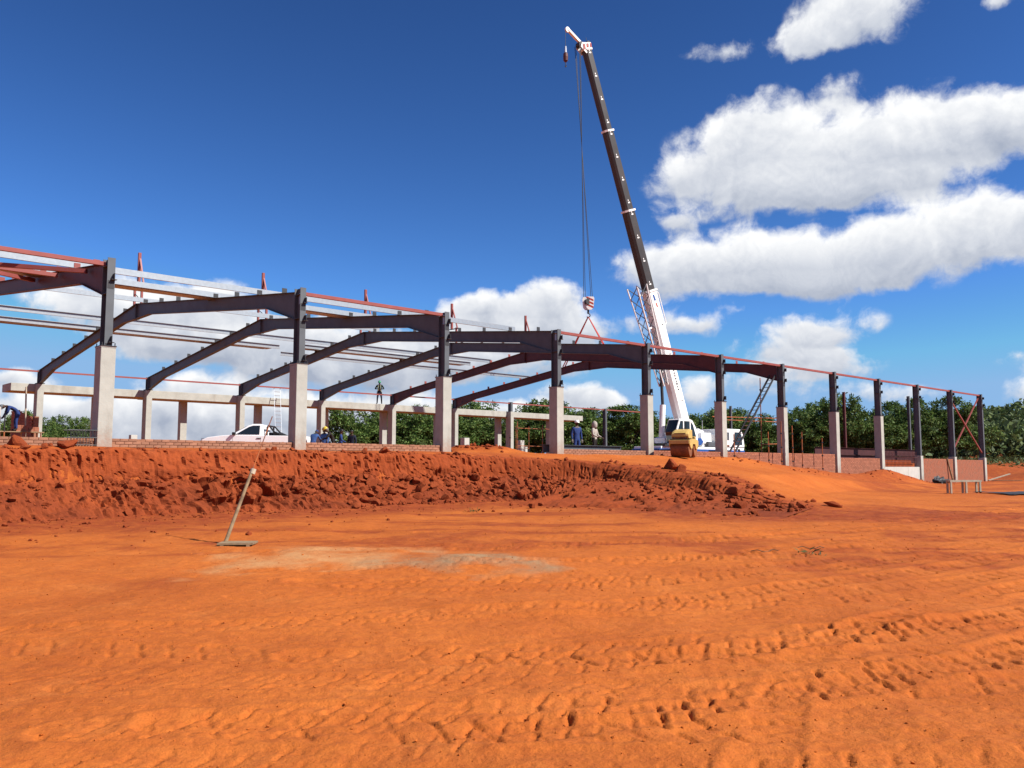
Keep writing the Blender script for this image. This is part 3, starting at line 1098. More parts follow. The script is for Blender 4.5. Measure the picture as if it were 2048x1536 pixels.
# boulders that stand out
for (u, v, s, lab, sq) in ((-2.35, -.95, .27, 'large rounded red earth boulder on the bank at far left', (1.15, .95, .95)), (-1.15, -1.0, .30, 'broad low red earth boulder beside the leftmost concrete pillar', (1.45, .85, .75)), (15.75, -7.5, .40, 'big dark red earth boulder on the crest of the ramp', (1.0, .9, .95)), (15.35, -8.1, .30, 'squat dark boulder leaning on the biggest boulder of the ramp', (1.2, .8, .8)), (14.1, -10.9, .30, 'dark red clod low on the ramp flank', (1.3, .9, .8)), (15.0, -13.5, .21, 'flat dark clod lying alone at the toe of the ramp', (1.4, .7, .6)), (8.45, -1.25, .20, 'rounded red clod on the bank crest right of the second pillar', (1.2, .9, .8))):
    p = B(u, v)
    z = float(H(np.array([p.x]), np.array([p.y]))[0])
    if u < 12:
        z = 2.08
    elif v > -10:
        z -= .12
    o = bpy.data.objects.new('boulder', clod_mesh('boulder', int(abs(u * 17 + v * 3)) % 50 + 20, 3, None, 6 if u < 0 else 10))
    C.objects.link(o)
    o.location = (p.x, p.y, z + s * sq[2] * .55)
    o.scale = (s * sq[0], s * sq[1], s * sq[2])
    o.rotation_euler = (cr_.uniform(-.2, .2), cr_.uniform(-.2, .2), cr_.uniform(0, 6))
    tag(o, lab, 'boulder', 'boulders along the earth bank')
# ------------------------------------------------------------------ the shed: pillars, portal frames, struts, purlins
ZC = 4.90          # top of the near concrete pillars
ZT = 7.33          # top of the near steel columns
ZF = 7.04          # far eave
ZFC = 6.26         # top of the far concrete pillars
ZR = 8.85          # ridge
SPAN = 28.46
VR = SPAN / 2


def rtop(v):
    return ZT - .04 + (ZR - ZT + .04) * v / VR if v <= VR else ZR + (ZF - ZR) * (v - VR) / (SPAN - VR)


def U(k):
    return 6.0 * (k - 1)


def pillar_mesh(du, dv, z0, z1, cv=0.0):
    mb = MB()
    n = 8
    # slight unevenness along the arrises
    vs, fs = [], []
    for j in range(n + 1):
        z = z0 + (z1 - z0) * j / n
        for (a, b) in ((-1, -1), (1, -1), (1, 1), (-1, 1)):
            vs.append((a * du / 2 + rng.uniform(-.003, .003), cv + b * dv / 2 + rng.uniform(-.003, .003), z))
    for j in range(n):
        for i in range(4):
            fs.append((j * 4 + i, j * 4 + (i + 1) % 4, j * 4 + 4 + (i + 1) % 4, j * 4 + 4 + i))
    fs += [(3, 2, 1, 0), tuple(n * 4 + i for i in range(4))]
    return mb.add(vs, fs)


near_ztop = {k: ZC for k in range(1, 10)}
near_ztop.update({10: 2.42, 11: 2.40, 12: 2.38})
for k in range(1, 13):
    u = U(k)
    zt = near_ztop[k]
    zb = float(np.interp(u, WALLU, WALLZ)) - .5
    t = Thing('concrete_pillar', f'pale concrete pillar of the near row, {ORD[k - 1]} from the left', 'pillar', (u, 0, zb), 'concrete pillars of the near row')
    mb = pillar_mesh(.40, .47, zb, zt)
    mb.v = [(p[0] + u, p[1], p[2]) for p in mb.v]
    t.part(mb, 'shaft', M_conc_foot, bevel=.018)
    if k >= 10:
        continue
    cap = MB().box(u - .205, u + .205, -.24, .24, zt + .002, zt + .035)
    t.part(cap, 'grout_bed', M_conc_pale)


def ihaul(mb, u, poly_t, poly_b, fw=.2, tf=.016, tw=.014):
    """a tapered I-section in the plane of a frame: web between two polylines plus a flange along each"""
    web = [(q[0], q[1]) for q in poly_t] + [(q[0], q[1]) for q in poly_b[::-1]]
    mb.prism(web, 'x', u - tw / 2, u + tw / 2)
    for pl, s in ((poly_t, 1), (poly_b, -1)):
        for a, b in zip(pl[:-1], pl[1:]):
            mb.beam((u, a[0], a[1] + s * tf / 2), (u, b[0], b[1] + s * tf / 2), fw, tf)
    return mb


def icol(u, v0, z0, z1, d=.38, w=.21, tf=.016):
    mb = MB()
    mb.box(u - .006, u + .006, v0 - d / 2 + tf, v0 + d / 2 - tf, z0, z1)
    mb.box(u - w / 2, u + w / 2, v0 - d / 2, v0 - d / 2 + tf, z0, z1)
    mb.box(u - w / 2, u + w / 2, v0 + d / 2 - tf, v0 + d / 2, z0, z1)
    return mb


def base_plate(t, u, v, z, par):
    pl = MB().box(u - .21, u + .21, v - .26, v + .26, z + .036, z + .058)
    b = t.part(pl, 'base_plate', M_steel_dk, parent=par)
    for a in (-.17, .17):
        for c in (-.22, .22):
            bt = MB().tube((u + a, v + c, z + .058), (u + a, v + c, z + .14), .014, n=6)
            t.part(bt, 'anchor_bolt', M_steel_dk, parent=par)


def cleats_on_column(t, u, zs, par, m):
    for z in zs:
        c = MB()
        c.box(u - .02, u + .13, -.30, -.195, z - .06, z - .045)
        c.box(u + .045, u + .06, -.33, -.195, z - .045, z + .12)
        c.box(u - .085, u + .085, -.197, -.192, z - .30, z - .07)
        t.part(c, 'girt_cleat', m, parent=par)


for k in range(1, 13):
    u = U(k)
    framed = k <= 7
    red = k in (1, 6, 7)
    MR = M_red if red else M_steel
    zb = near_ztop[k]
    if framed:
        nm, cat = 'portal_frame', 'steel frame'
        lab = {1: 'portal frame at far left with red rafters running out of view', 2: 'first dark grey portal frame from the left, ridge near the far left', 3: 'second dark grey portal frame from the left', 4: 'third dark grey portal frame from the left', 5: 'rearmost dark grey portal frame, in front of the two red ones', 6: 'red oxide portal frame just in front of the lifted one', 7: 'rearmost red oxide portal frame, hanging from the crane slings'}[k]
        t = Thing(nm, lab, cat, (u, 0, zb), 'portal frames of the shed')
    else:
        t = Thing('steel_column', f'bare dark steel column on the {ORD[k - 1]} near pillar from the left', 'column', (u, 0, zb), 'bare steel columns of the near row')
    d = .38
    zt = ZT + (.10 if k in (1, 2) else .03)
    cb = zb + (.058 if k < 10 else .02)
    # bare steel column: web and two flanges
    web = MB().box(u - .007, u + .007, -.19 + .016, .19 - .016, cb, zt - .02)
    col = t.part(icol(u, 0, cb, zt), 'column', M_steel)
    if k < 10:
        base_plate(t, u, 0, zb, col)
    for zz in (rtop(0) - .86, rtop(0) - .08):
        for s_ in (-1, 1):
            t.part(MB().box(min(s_ * .1, s_ * .008) + u, max(s_ * .1, s_ * .008) + u, -.172, .172, zz - .006, zz + .006), 'stiffener', M_steel, parent=col)
    zs = (5.10, 6.40, 6.98) if k < 9 else (6.45, 7.0)
    if k == 1:
        zs = (5.10, 6.86)
    cleats_on_column(t, u, zs, col, M_steel_dk)
    if k < 5:
        wt = MB().box(u - .006 - .012, u - .008, -.05, .05, ZT - .42, ZT - .06)
        t.part(wt, 'splice_plate', M_galv, parent=col)
    if not framed:
        continue
    # near rafter with its haunch, far rafter with its haunch
    D = .47
    pt = [(.19, rtop(.19)), (VR, ZR)]
    pb = [(.19, rtop(0) - .86), (2.2, rtop(2.2) - D), (VR - 1.5, rtop(VR - 1.5) - D), (VR, ZR - .66)]
    ra = t.part(ihaul(MB(), u, pt, pb), 'rafter', MR)
    pt = [(VR, ZR), (SPAN - .19, ZF)]
    pb = [(VR, ZR - .66), (VR + 1.5, rtop(VR + 1.5) - D), (SPAN - 2.5, rtop(SPAN - 2.5) - D), (SPAN - .19, ZF - .74)]
    rb = t.part(ihaul(MB(), u, pt, pb), 'rafter', MR)
    ap = MB().box(u - .1, u + .1, VR - .012, VR + .012, ZR - .70, ZR + .02)
    t.part(ap, 'apex_plate', MR)
    fc = icol(u, SPAN, ZFC + .05, ZF + .03, d=.36)
    fco = t.part(fc, 'far_column', MR if k < 6 else M_steel)
    bp = MB().box(u - .2, u + .2, SPAN - .24, SPAN + .24, ZFC + .012, ZFC + .048)
    t.part(bp, 'base_plate', M_steel_dk, parent=fco)
    for v in [1.05 + 1.75 * i for i in range(8)] + [VR + 1.5 + 1.75 * i for i in range(7)]:
        z = rtop(v) + .018
        c = MB().box(u - .09, u + .09, v - .006, v + .006, z, z + .17)
        c.box(u - .09, u + .09, v + .006, v + .07, z, z + .008)
        t.part(c, 'purlin_cleat', M_redbr if k > 5 or k == 1 else M_steel_dk, parent=ra if v < VR else rb)
    if 2 <= k <= 6:
        br = Thing('ridge_bracket', f'red ridge bracket standing on the apex of the {ORD[k - 2]} full frame from the left', 'bracket', (u, VR, ZR), 'red ridge brackets')
        z0 = ZR
        for v in (VR - .42, VR + .42):
            br.part(MB().beam((u, v, rtop(v) + .02), (u, v, z0 + .86), .09, .09), 'post', M_redbr)
        br.part(MB().beam((u, VR - .60, z0 + .80), (u, VR + .60, z0 + .80), .05, .05), 'cross_bar', M_steel_dk)
        br.part(MB().beam((u, VR, z0 + .83), (u, VR, z0 + 2.32), .10, .12), 'upright', M_redbr)
        br.part(MB().beam((u + .02, VR - .03, z0 + 2.05), (u + .05, VR - .46, z0 + .83), .07, .05), 'brace', M_redbr)
        br.part(MB().beam((u, VR - .40, z0 + .10), (u, VR + .40, z0 + .52), .025, .025), 'tie_rod', M_steel_dk)

# far pillars with the mezzanine beam behind them
for k in range(2, 9):
    u = U(k)
    mb = pillar_mesh(.34, .62, 1.6, ZFC, cv=.08)
    mb.v = [(p[0] + u, p[1] + SPAN, p[2]) for p in mb.v]
    single(mb, 'concrete_pillar', M_conc, f'concrete pillar of the far row carrying the long beam, {ORD[k - 2]} from the left', 'pillar', (u, SPAN, 1.6), 'concrete pillars of the far row', bevel=.015)
beam_th = Thing('mezzanine_beam', 'long pale concrete beam spanning the far row of pillars', 'beam', (6, SPAN + .3, 5.82), None)
segs = [4.6, 12.1, 18.05, 24.0, 30.05, 36.1, 42.0, 51.2]
for a, b in zip(segs[:-1], segs[1:]):
    mb = MB().box(a + .006, b - .006, SPAN + .20 + rng.uniform(-.012, .012), SPAN + 2.0, 5.82 + rng.uniform(-.015, .015), 6.28 + rng.uniform(-.012, .012))
    beam_th.part(mb, 'beam_segment', M_conc, bevel=.015)
for i, u in enumerate((9.6, 14.9, 20.1, 25.3, 30.4, 35.6, 42.2, 48.4)):
    mb = pillar_mesh(.42, .42, 1.6, 5.815)
    mb.v = [(p[0] + u, p[1] + SPAN + 1.75, p[2]) for p in mb.v]
    single(mb, 'concrete_pillar', M_conc, f'shaded concrete pillar under the rear edge of the long beam, {ORD[i]} from the left', 'pillar', (u, SPAN + 1.75, 1.6), 'pillars under the rear edge of the long beam', bevel=.012)
# stub columns on the floor
for i, (u, v, h, w, lab) in enumerate(((1.6, 18.5, 2.35, .36, 'free standing pale concrete stub behind the leftmost pillar'), (10.5, 26.5, 1.55, .36, 'short concrete stub beside the second far pillar'), (15.2, 21.0, 1.52, .34, 'short concrete stub behind the bonnet of the pickup'), (25.8, 17.5, 1.85, .30, 'slim concrete stub left of the fifth far pillar'), (31.6, 22.0, 1.75, .45, 'concrete stub right of the fifth far pillar'), (37.2, 22.2, 1.70, .40, 'white concrete stub right of the third near pillar'), (41.3, 22.3, 1.60, .38, 'white concrete stub standing by the low scaffold'), (39.9, 24.5, 1.3, .25, 'thin white post standing left of the scaffold stub'))):
    mb = pillar_mesh(w, w, 1.7, 1.93 + h)
    mb.v = [(p[0] + u, p[1] + v, p[2]) for p in mb.v]
    single(mb, 'concrete_stub', M_conc_pale, lab, 'concrete stub', (u, v, 1.7), 'concrete stubs on the floor', bevel=.012)
# later columns of the far row, gable posts
for (u, v, z1, m, lab) in ((42, SPAN, ZF + .03, M_steel, 'short dark steel column on the last pillar of the long beam'), (54, SPAN, ZF + .03, M_steel, 'lone dark steel column of the far row beyond the long beam'), (48, SPAN, ZF + .03, M_steel, 'far row steel column hidden behind the fourth near pillar'), (66, 5.55, 7.55, M_steel, 'slim dark gable post left of the tenth near column'), (66, 11.15, 8.25, M_red, 'tall red gable post between the eighth and ninth near columns'), (66, 17.0, 8.2, M_steel, 'gable post behind the seventh near column'), (66, 22.7, 7.6, M_steel, 'thin gable post above the crane carrier cab')):
    z0 = ZFC + .01 if u == 42 else 1.9
    d = .36 if u < 60 else .2
    single(icol(u, v, z0, z1, d=d, w=.2 if u < 60 else .18), 'steel_column', m, lab, 'column', (u, v, z0), 'outlying steel columns')

# eave struts: near side bays 0, 2, 4.. ; far side throughout
n = 0
for k in range(0, 12):
    if k in (1, 3):
        continue
    a, b = U(k) if k else -14.0, U(k + 1)
    if k == 0:
        a, b = -13.0, -.115
    mb = MB().box(a + .11, b - .11 if k else b, -.055, .055, ZT - .12, ZT - .01)
    single(mb, 'eave_strut', M_redbr, f'red eave strut of the near row ending at the {ORD[k]} near column', 'strut', ((a + b) / 2, 0, ZT - .12), 'red eave struts of the near row')
for k in range(1, 11):
    a, b = U(k), U(k + 1)
    if k == 1:
        a = -8
    mb = MB().box(a + .11, b - .11, SPAN - .045, SPAN + .045, ZF - .12, ZF - .03)
    single(mb, 'eave_strut', M_redbr, f'thin red strut of the far eave, {ORD[k - 1]} bay from the left', 'strut', ((a + b) / 2, SPAN, ZF - .12), 'red struts of the far eave')


# galvanised Z purlins
def zed(u0, u1, v, dz=0.0, d=.21, flip=1, wide=0.0):
    z = rtop(v) + .025 + dz
    fl = .075 * flip
    mb = MB()
    mb.box(u0, u1, v + .008, v + .011, z, z + d)
    mb.box(u0, u1, min(v + .009, v + .009 + fl), max(v + .009, v + .009 + fl), z + d - .003, z + d)
    mb.box(u0, u1, min(v + .009, v + .009 - fl), max(v + .009, v + .009 - fl), z, z + .003)
    mb.box(u0, u1, v + .009 + fl - .002, v + .009 + fl, z + d - .022, z + d - .003)
    if wide:      # a second section laid on its side against the first
        mb.box(u0 + .25, u1 - .45, v + .09, v + .09 + wide, z - .012, z - .008)
        mb.box(u0 + .25, u1 - .45, v + .09, v + .094, z - .008, z + .07)
        mb.box(u0 + .25, u1 - .45, v + .086 + wide, v + .09 + wide, z - .008, z + .07)
    return mb


PUR = [(-13, 18.3, 2.8, 0, 'galvanised purlin nearest the near eave, from the left edge to the third grey frame'),
       (-13, 13.4, 6.3, 0, 'galvanised purlin halfway up the near slope'),
       (-13, 18.3, 13.3, 0, 'galvanised purlin just below the ridge on the near slope'),
       (-13, 30.0, 17.5, 0, 'long galvanised purlin of the upper far slope'),
       (-13, 15.7, 19.25, 0, 'galvanised purlin of the middle far slope ending beyond the second grey frame'),
       (-13, 15.0, 19.75, .03, 'spare purlin lying beside the middle far slope purlin'),
       (16.5, 29.2, 18.6, 0, 'galvanised purlin with broad underside over the third grey frame'),
       (16.5, 36.6, 20.6, 0, 'galvanised purlin reaching out to the last red frame')]
for (a, b, v, dz, lab) in PUR:
    single(zed(a, b, v, dz, flip=1 if v < VR else -1, wide=.55 if v in (6.3, 19.25, 18.6) else 0), 'purlin', M_galv, lab, 'purlin', ((a + b) / 2, v, rtop(v)), 'galvanised roof purlins')
# red wind bracing in the bay left of the first frame
for (p, q, lab) in (((-.1, 1.6, rtop(1.6) - .14), (-6.5, 7.4, rtop(7.4) - .14), 'red roof brace running from the leftmost column out of view'), ((-.1, 7.0, rtop(7) - .16), (-6.5, 1.4, rtop(1.4) - .16), 'red roof brace crossing behind the leftmost rafter'), ((-.1, 4.4, rtop(4.4) - .12), (-6.5, 4.4, rtop(4.4) - .12), 'level red roof tie beside the leftmost rafter')):
    single(MB().beam(p, q, .13, .12), 'roof_brace', M_redbr, lab, 'brace', tuple((a + b) / 2 for a, b in zip(p, q)), 'red roof bracing')
# red cross bracing between the last two near columns
for (p, q, lab) in (((60.12, -.03, 6.55), (65.9, -.03, 2.75), 'red diagonal brace falling to the right between the last two columns'), ((60.12, .05, 2.75), (65.9, .05, 7.1), 'red diagonal brace rising to the right between the last two columns')):
    single(MB().beam(p, q, .08, .08), 'wall_brace', M_redbr, lab, 'brace', tuple((a + b) / 2 for a, b in zip(p, q)), 'cross bracing of the last bay')

# ------------------------------------------------------------------ brick walls between the pillars
BL, BH, BD, JT = .222, .073, .106, .010
bm_ = bmesh.new()
bmesh.ops.create_cube(bm_, size=1)
for v in bm_.verts:
    v.co.x *= BL
    v.co.y *= BD
    v.co.z *= BH
bmesh.ops.bevel(bm_, geom=list(bm_.edges), offset=.005, segments=1, affect='EDGES')
brick_me = bpy.data.meshes.new('brick')
bm_.to_mesh(brick_me)
bm_.free()
brick_me.materials.append(M_brick)
brick_me2 = brick_me.copy()
brick_me2.materials.clear()
brick_me2.materials.append(M_brickmort)


def brick_wall(k, ztop, courses, label, old=False, u0=None, u1=None):
    a = U(k) + .215 if u0 is None else u0
    b = U(k + 1) - .215 if u1 is None else u1
    t = Thing('brick_wall', label, 'brick wall', ((a + b) / 2, -.05, ztop - courses * (BH + JT)), 'low brick walls of the near row')
    zb = ztop - courses * (BH + JT) - .02
    t.part(MB().box(a + .002, b - .002, -.10, .06, zb - .35, ztop - .012), 'mortar_core', M_mortar)
    nb = int((b - a) / (BL + JT))
    step = (b - a) / nb
    for c in range(courses):
        z = ztop - (c + .5) * (BH + JT)
        off = 0 if c % 2 == 0 else step / 2
        for i in range(nb + 1):
            x = a + step * (i + .5) - off
            if x < a + step * .3 or x > b - step * .3:
                continue
            if old and c == 0 and rng.random() < .10:
                continue
            o = bpy.data.objects.new('brick', brick_me2 if old else brick_me)
            C.objects.link(o)
            o.parent = t.o
            o.location = (x - t.org[0], -.062 + rng.uniform(-.004, .004) - t.org[1], z - t.org[2])
            o.rotation_euler = (0, rng.uniform(-.012, .012) * old, rng.uniform(-.012, .012))
    return t


brick_wall(0, 2.40, 4, 'low mortar smeared brick wall left of the first near pillar', True, u0=-7.0)
brick_wall(1, 2.41, 4, 'low mortar smeared brick wall between the first and second near pillars', True)
brick_wall(2, 2.42, 4, 'low mortar smeared brick wall between the second and third near pillars', True)
brick_wall(4, 2.38, 4, 'low brick wall between the fourth and fifth near pillars', True)
brick_wall(5, 2.40, 5, 'low red brick wall behind the yellow roller', False)
brick_wall(6, 2.41, 8, 'red brick wall behind the scaffold legs, sixth bay from the left', False)
brick_wall(7, 2.41, 12, 'red brick wall between the seventh and eighth near pillars', False)
brick_wall(8, 2.20, 12, 'red brick wall half buried by a soil mound', False)
for (k, zt, lab) in ((10, 2.24, 'tall red brick wall behind the white trestle'), (11, 2.20, 'rightmost red brick wall under the cross bracing')):
    a, b = U(k) + .215, U(k + 1) - .215
    t = Thing('brick_wall', lab, 'brick wall', ((a + b) / 2, -.05, .5), 'low brick walls of the near row')
    t.part(MB().box(a + .002, b - .002, -.10, .06, .2, zt - .01), 'mortar_core', M_mortar)
    mb = MB()
    nb = int((b - a) / (BL + JT))
    st = (b - a) / nb
    c = 0
    z = zt - (BH + JT) / 2
    while z > .35:
        for i in range(nb):
            x = a + st * (i + .5) + (st * .25 if c % 2 else -st * .0)
            if x + BL / 2 > b:
                continue
            d = rng.uniform(-.004, .004)
            mb.box(x - BL / 2, x + BL / 2, -.112 + d, -.02, z - BH / 2, z + BH / 2)
        z -= BH + JT
        c += 1
    q = t.part(mb, 'brickwork', M_brick, fix=False)
    q['kind'] = 'stuff'
pw = Thing('concrete_wall', 'white concrete wall panel between the ninth and tenth near pillars', 'wall', (51, -.05, .2), None)
for i in range(3):
    a = 48.215 + i * 1.857
    pw.part(MB().box(a + .004, a + 1.853, -.13, .08, .2, 1.66), 'panel', M_conc_pale, bevel=.01)
rb = Thing('reinforcement_bars', 'row of rusty starter bars above the white concrete panel', 'rebar', (51, 0, 1.6), None)
for i in range(26):
    u = 48.4 + i * .205
    rb.part(MB().tube((u, -.02, 1.6), (u + rng.uniform(-.03, .03), -.02, 2.62 + rng.uniform(-.05, .1)), .014, n=6), 'bar', M_red)
for z in (2.0, 2.3):
    rb.part(MB().tube((48.3, -.04, z), (53.7, -.04, z), .014, n=6), 'bar', M_red)
single(MB().box(48.6, 53.2, .12, .5, 1.5, 2.12), 'soil_heap', M_bank, 'red soil fill heaped behind the starter bars', 'soil', (51, .3, 1.5), bevel=.12)
# timber leaning at the eleventh pillar
single(MB().beam((59.0, -.35, .55), (58.6, -.13, 2.30), .12, .05), 'timber_plank', M_wood, 'brown plank leaning on the brick wall left of the eleventh pillar', 'plank', (59, -.35, .55), 'loose planks on the right')

# brick cross wall and bricklayer's scaffold at far left
cw = Thing('brick_wall', 'dark stepped brick cross wall at far left beside the far pillars', 'brick wall', (4.6, 25.5, 1.9), None)
cw.part(MB().box(4.62, 4.82, 23.9, 28.2, 1.8, 4.2), 'mortar_core', M_mortar)
for c in range(33):
    z = 1.93 + .083 * c
    top_v = 28.1 - max(0, (c - 24)) * .50
    v = 28.1 - (0 if c % 2 == 0 else .116)
    lo_v = 24.0 if c <= 26 else 24.0 + (c - 26) * .45
    while v - .222 > lo_v:
        o = bpy.data.objects.new('brick', brick_me)
        C.objects.link(o)
        o.parent = cw.o
        o.location = (4.60 - 4.6, v - .111 - 25.5, z + .0365 - 1.9)
        o.rotation_euler = (0, 0, R(90) + rng.uniform(-.01, .01))
        v -= .232
sc = Thing('trestle_scaffold', "bricklayer's timber trestle platform at far left", 'scaffold', (3.3, 22.0, 1.93), None)
for i in range(3):
    sc.part(MB().box(2.1, 4.5, 21.7 + i * .24, 21.92 + i * .24, 3.30, 3.345), 'plank', M_wood)
for a in (2.75, 3.65, 4.35):
    for b in (21.72, 22.38):
        sc.part(MB().tube((a, b, 1.93), (a, b, 3.30), .035, n=8), 'leg', M_orange if b < 22 else M_woodpale)
sc.part(MB().tube((2.75, 21.72, 3.3), (2.75, 21.72, 4.3), .03, n=8), 'guard_post', M_steel_dk)
for (i, (u, z, n_)) in enumerate(((3.55, 3.347, 4), (4.1, 3.347, 3))):
    st = Thing('brick_stack', 'taller stack of loose red bricks on the trestle platform' if i == 0 else 'shorter stack of loose red bricks on the trestle platform', 'bricks', (u, 22.0, z), 'brick stacks on the trestle')
    for c in range(n_):
        for q in (0, 1):
            o = bpy.data.objects.new('brick', brick_me)
            C.objects.link(o)
            o.parent = st.o
            o.location = (-.12 + q * .235, rng.uniform(-.01, .01), .04 + c * .076)
            o.rotation_euler = (0, 0, rng.uniform(-.08, .08))
single(MB().beam((4.0, 22.9, 1.93), (3.9, 22.9, 5.6), .11, .05), 'timber_profile', M_woodpale, 'upright pale timber profile board behind the bricklayer', 'board', (4.0, 22.9, 1.93))
# reinforcement cage by the first pillar
cg = Thing('rebar_cage', 'small grey reinforcement cage lying left of the leftmost pillar', 'rebar cage', (-.55, -.1, 2.2), None)
for i in range(9):
    x = -.85 + i * .075
    cg.part(MB().path([(x, -.25, 2.2), (x, -.25, 2.62), (x, .1, 2.62), (x, .1, 2.2), (x, -.25, 2.2)], .008, n=5), 'stirrup', M_steel_dk)
for (a, b) in ((-.25, 2.21), (-.25, 2.41), (-.25, 2.61), (.1, 2.21), (.1, 2.41), (.1, 2.61)):
    cg.part(MB().tube((-.95, a, b), (-.2, a, b), .01, n=5), 'bar', M_steel_dk)


# ------------------------------------------------------------------ scaffolds and ladders
def collar(t, par, p):
    t.part(MB().tube((p[0], p[1], p[2] - .035), (p[0], p[1], p[2] + .035), .055, n=8), 'collar', M_steel_dk, parent=par)


def standard(t, u, v, z0, z1, lean=(0, 0)):
    s = t.part(MB().tube((u, v, z0), (u + lean[0], v + lean[1], z1), .027, n=8), 'standard', M_orange)
    z = z0 + .25
    while z < z1 - .1:
        f_ = (z - z0) / (z1 - z0)
        collar(t, s, (u + lean[0] * f_, v + lean[1] * f_, z))
        z += .75
    return s


sf = Thing('scaffold', 'orange tube scaffold frame under the long beam behind the third near pillar', 'scaffold', (39, 21, 1.93), 'tube scaffolds')
for (u, v, z1) in ((33.6, 19.5, 3.9), (35.2, 20.6, 4.6), (36.2, 21.5, 5.0), (38.8, 21.5, 4.8), (39.8, 24.0, 4.8), (43.3, 24.0, 4.8)):
    standard(sf, u, v, 1.93, z1)
for (p, q) in (((36.2, 21.5, 4.5), (38.8, 21.5, 4.5)), ((36.2, 21.5, 3.2), (38.8, 21.5, 3.2)), ((38.8, 21.5, 4.55), (43.3, 24.0, 4.55)), ((38.8, 21.5, 3.1), (43.3, 24.0, 3.1)), ((36.2, 21.5, 3.1), (39.8, 24.0, 3.1))):
    sf.part(MB().tube(p, q, .024, n=8), 'ledger', M_orange)
sf2 = Thing('scaffold', 'tall orange tube scaffold around the seventh near pillar', 'scaffold', (35, -.6, 1.8), 'tube scaffolds')
for (u, v, z0, z1) in ((33.6, -.55, 1.75, 3.5), (34.9, -.55, 1.7, 4.1), (35.3, .9, 1.93, 6.6), (37.2, -.5, 1.5, 3.6), (36.0, -.6, 1.7, 3.9), (37.0, .8, 1.93, 6.2), (39.4, -.55, 1.3, 3.3), (32.0, 1.2, 1.93, 5.3), (30.5, -.45, 1.95, 3.3)):
    standard(sf2, u, v, z0, z1, (rng.uniform(-.06, .06), 0))
for (p, q) in (((30.6, .9, 4.25), (36.9, .9, 4.4)), ((32.0, 1.2, 4.15), (37.2, .9, 4.2)), ((35.3, .9, 2.9), (37.2, .9, 2.95)), ((36.2, -.6, 1.5), (39.4, -.55, 1.62))):
    sf2.part(MB().tube(p, q, .024, n=8), 'ledger', M_orange)


def ladder(name, label, p0, p1, w, m, side, step=.28, rr=.03):
    p0, p1, side = Vector(p0), Vector(p1), Vector(side).normalized()
    t = Thing(name, label, 'ladder', tuple(p0), 'ladders')
    for s in (-1, 1):
        t.part(MB().beam(p0 + side * s * w / 2, p1 + side * s * w / 2, rr, rr * 2.2), 'rail', m)
    L = (p1 - p0).length
    for i in range(1, int(L / step)):
        q = p0 + (p1 - p0) * (i * step / L)
        t.part(MB().tube(q - side * w / 2, q + side * w / 2, .016, n=6), 'rung', M_alu if m == M_steel_dk and i % 1 == 0 and i < L / step * .55 else m)
    return t


ladder('ladder', 'aluminium ladder leaning against the long beam behind the second pillar', (20.0, SPAN - 1.6, 1.93), (20.6, SPAN + .12, 7.0), .45, M_alu, (1, 0, 0), rr=.022)
ladder('ladder', 'long dark ladder leaning up to the head of the seventh near column', (31.9, .9, 1.93), (35.85, .42, 6.75), .42, M_steel_dk, (.25, 1, 0), rr=.045)

M_maroon = mat('dark_maroon_primer', (.085, .022, .022), .6, var=.2, scale=3)
# ------------------------------------------------------------------ stacked steel behind the wall
for i in range(3):
    t = Thing('steel_rafter', ['lower red rafter lying on the floor behind the right hand brick walls', 'middle red rafter of the pile behind the right hand brick walls', 'upper red rafter of the pile, its end showing by the tenth column'][i], 'steel beam', (50, 1.2 + .05 * i, 1.93 + .27 * i), 'red rafters stored behind the wall')
    v0, z0 = 1.3 + .42 * (i == 1), 1.95 + .0 * i
    z0 = [1.95, 1.95, 2.42][i]
    b = MB()
    u1 = 56.3 + .5 * i
    b.box(42.0, u1, v0 - .007, v0 + .007, z0 + .012, z0 + .44)
    b.box(42.0, u1, v0 - .1, v0 + .1, z0, z0 + .014)
    b.box(42.0, u1, v0 - .1, v0 + .1, z0 + .44, z0 + .455)
    t.part(b, 'beam', M_maroon)
    t.part(MB().box(u1 + .001, u1 + .02, v0 - .12, v0 + .12, z0 - .0, z0 + .46), 'end_plate', M_redbr)
g = Thing('girder', 'grey steel girder lying on the brick wall between the fourth and fifth pillars', 'steel beam', (21, .4, 2.2), None)
b = MB()
b.box(17.6, 22.6, .39, .41, 2.27, 2.55)
b.box(17.6, 22.6, .29, .51, 2.255, 2.27)
b.box(17.6, 22.6, .29, .51, 2.55, 2.565)
g.part(b, 'beam', M_steel)
for u in (18.2, 22.0):
    g.part(MB().box(u - .06, u + .06, .25, .55, 1.9, 2.253), 'packing_block', M_wood)
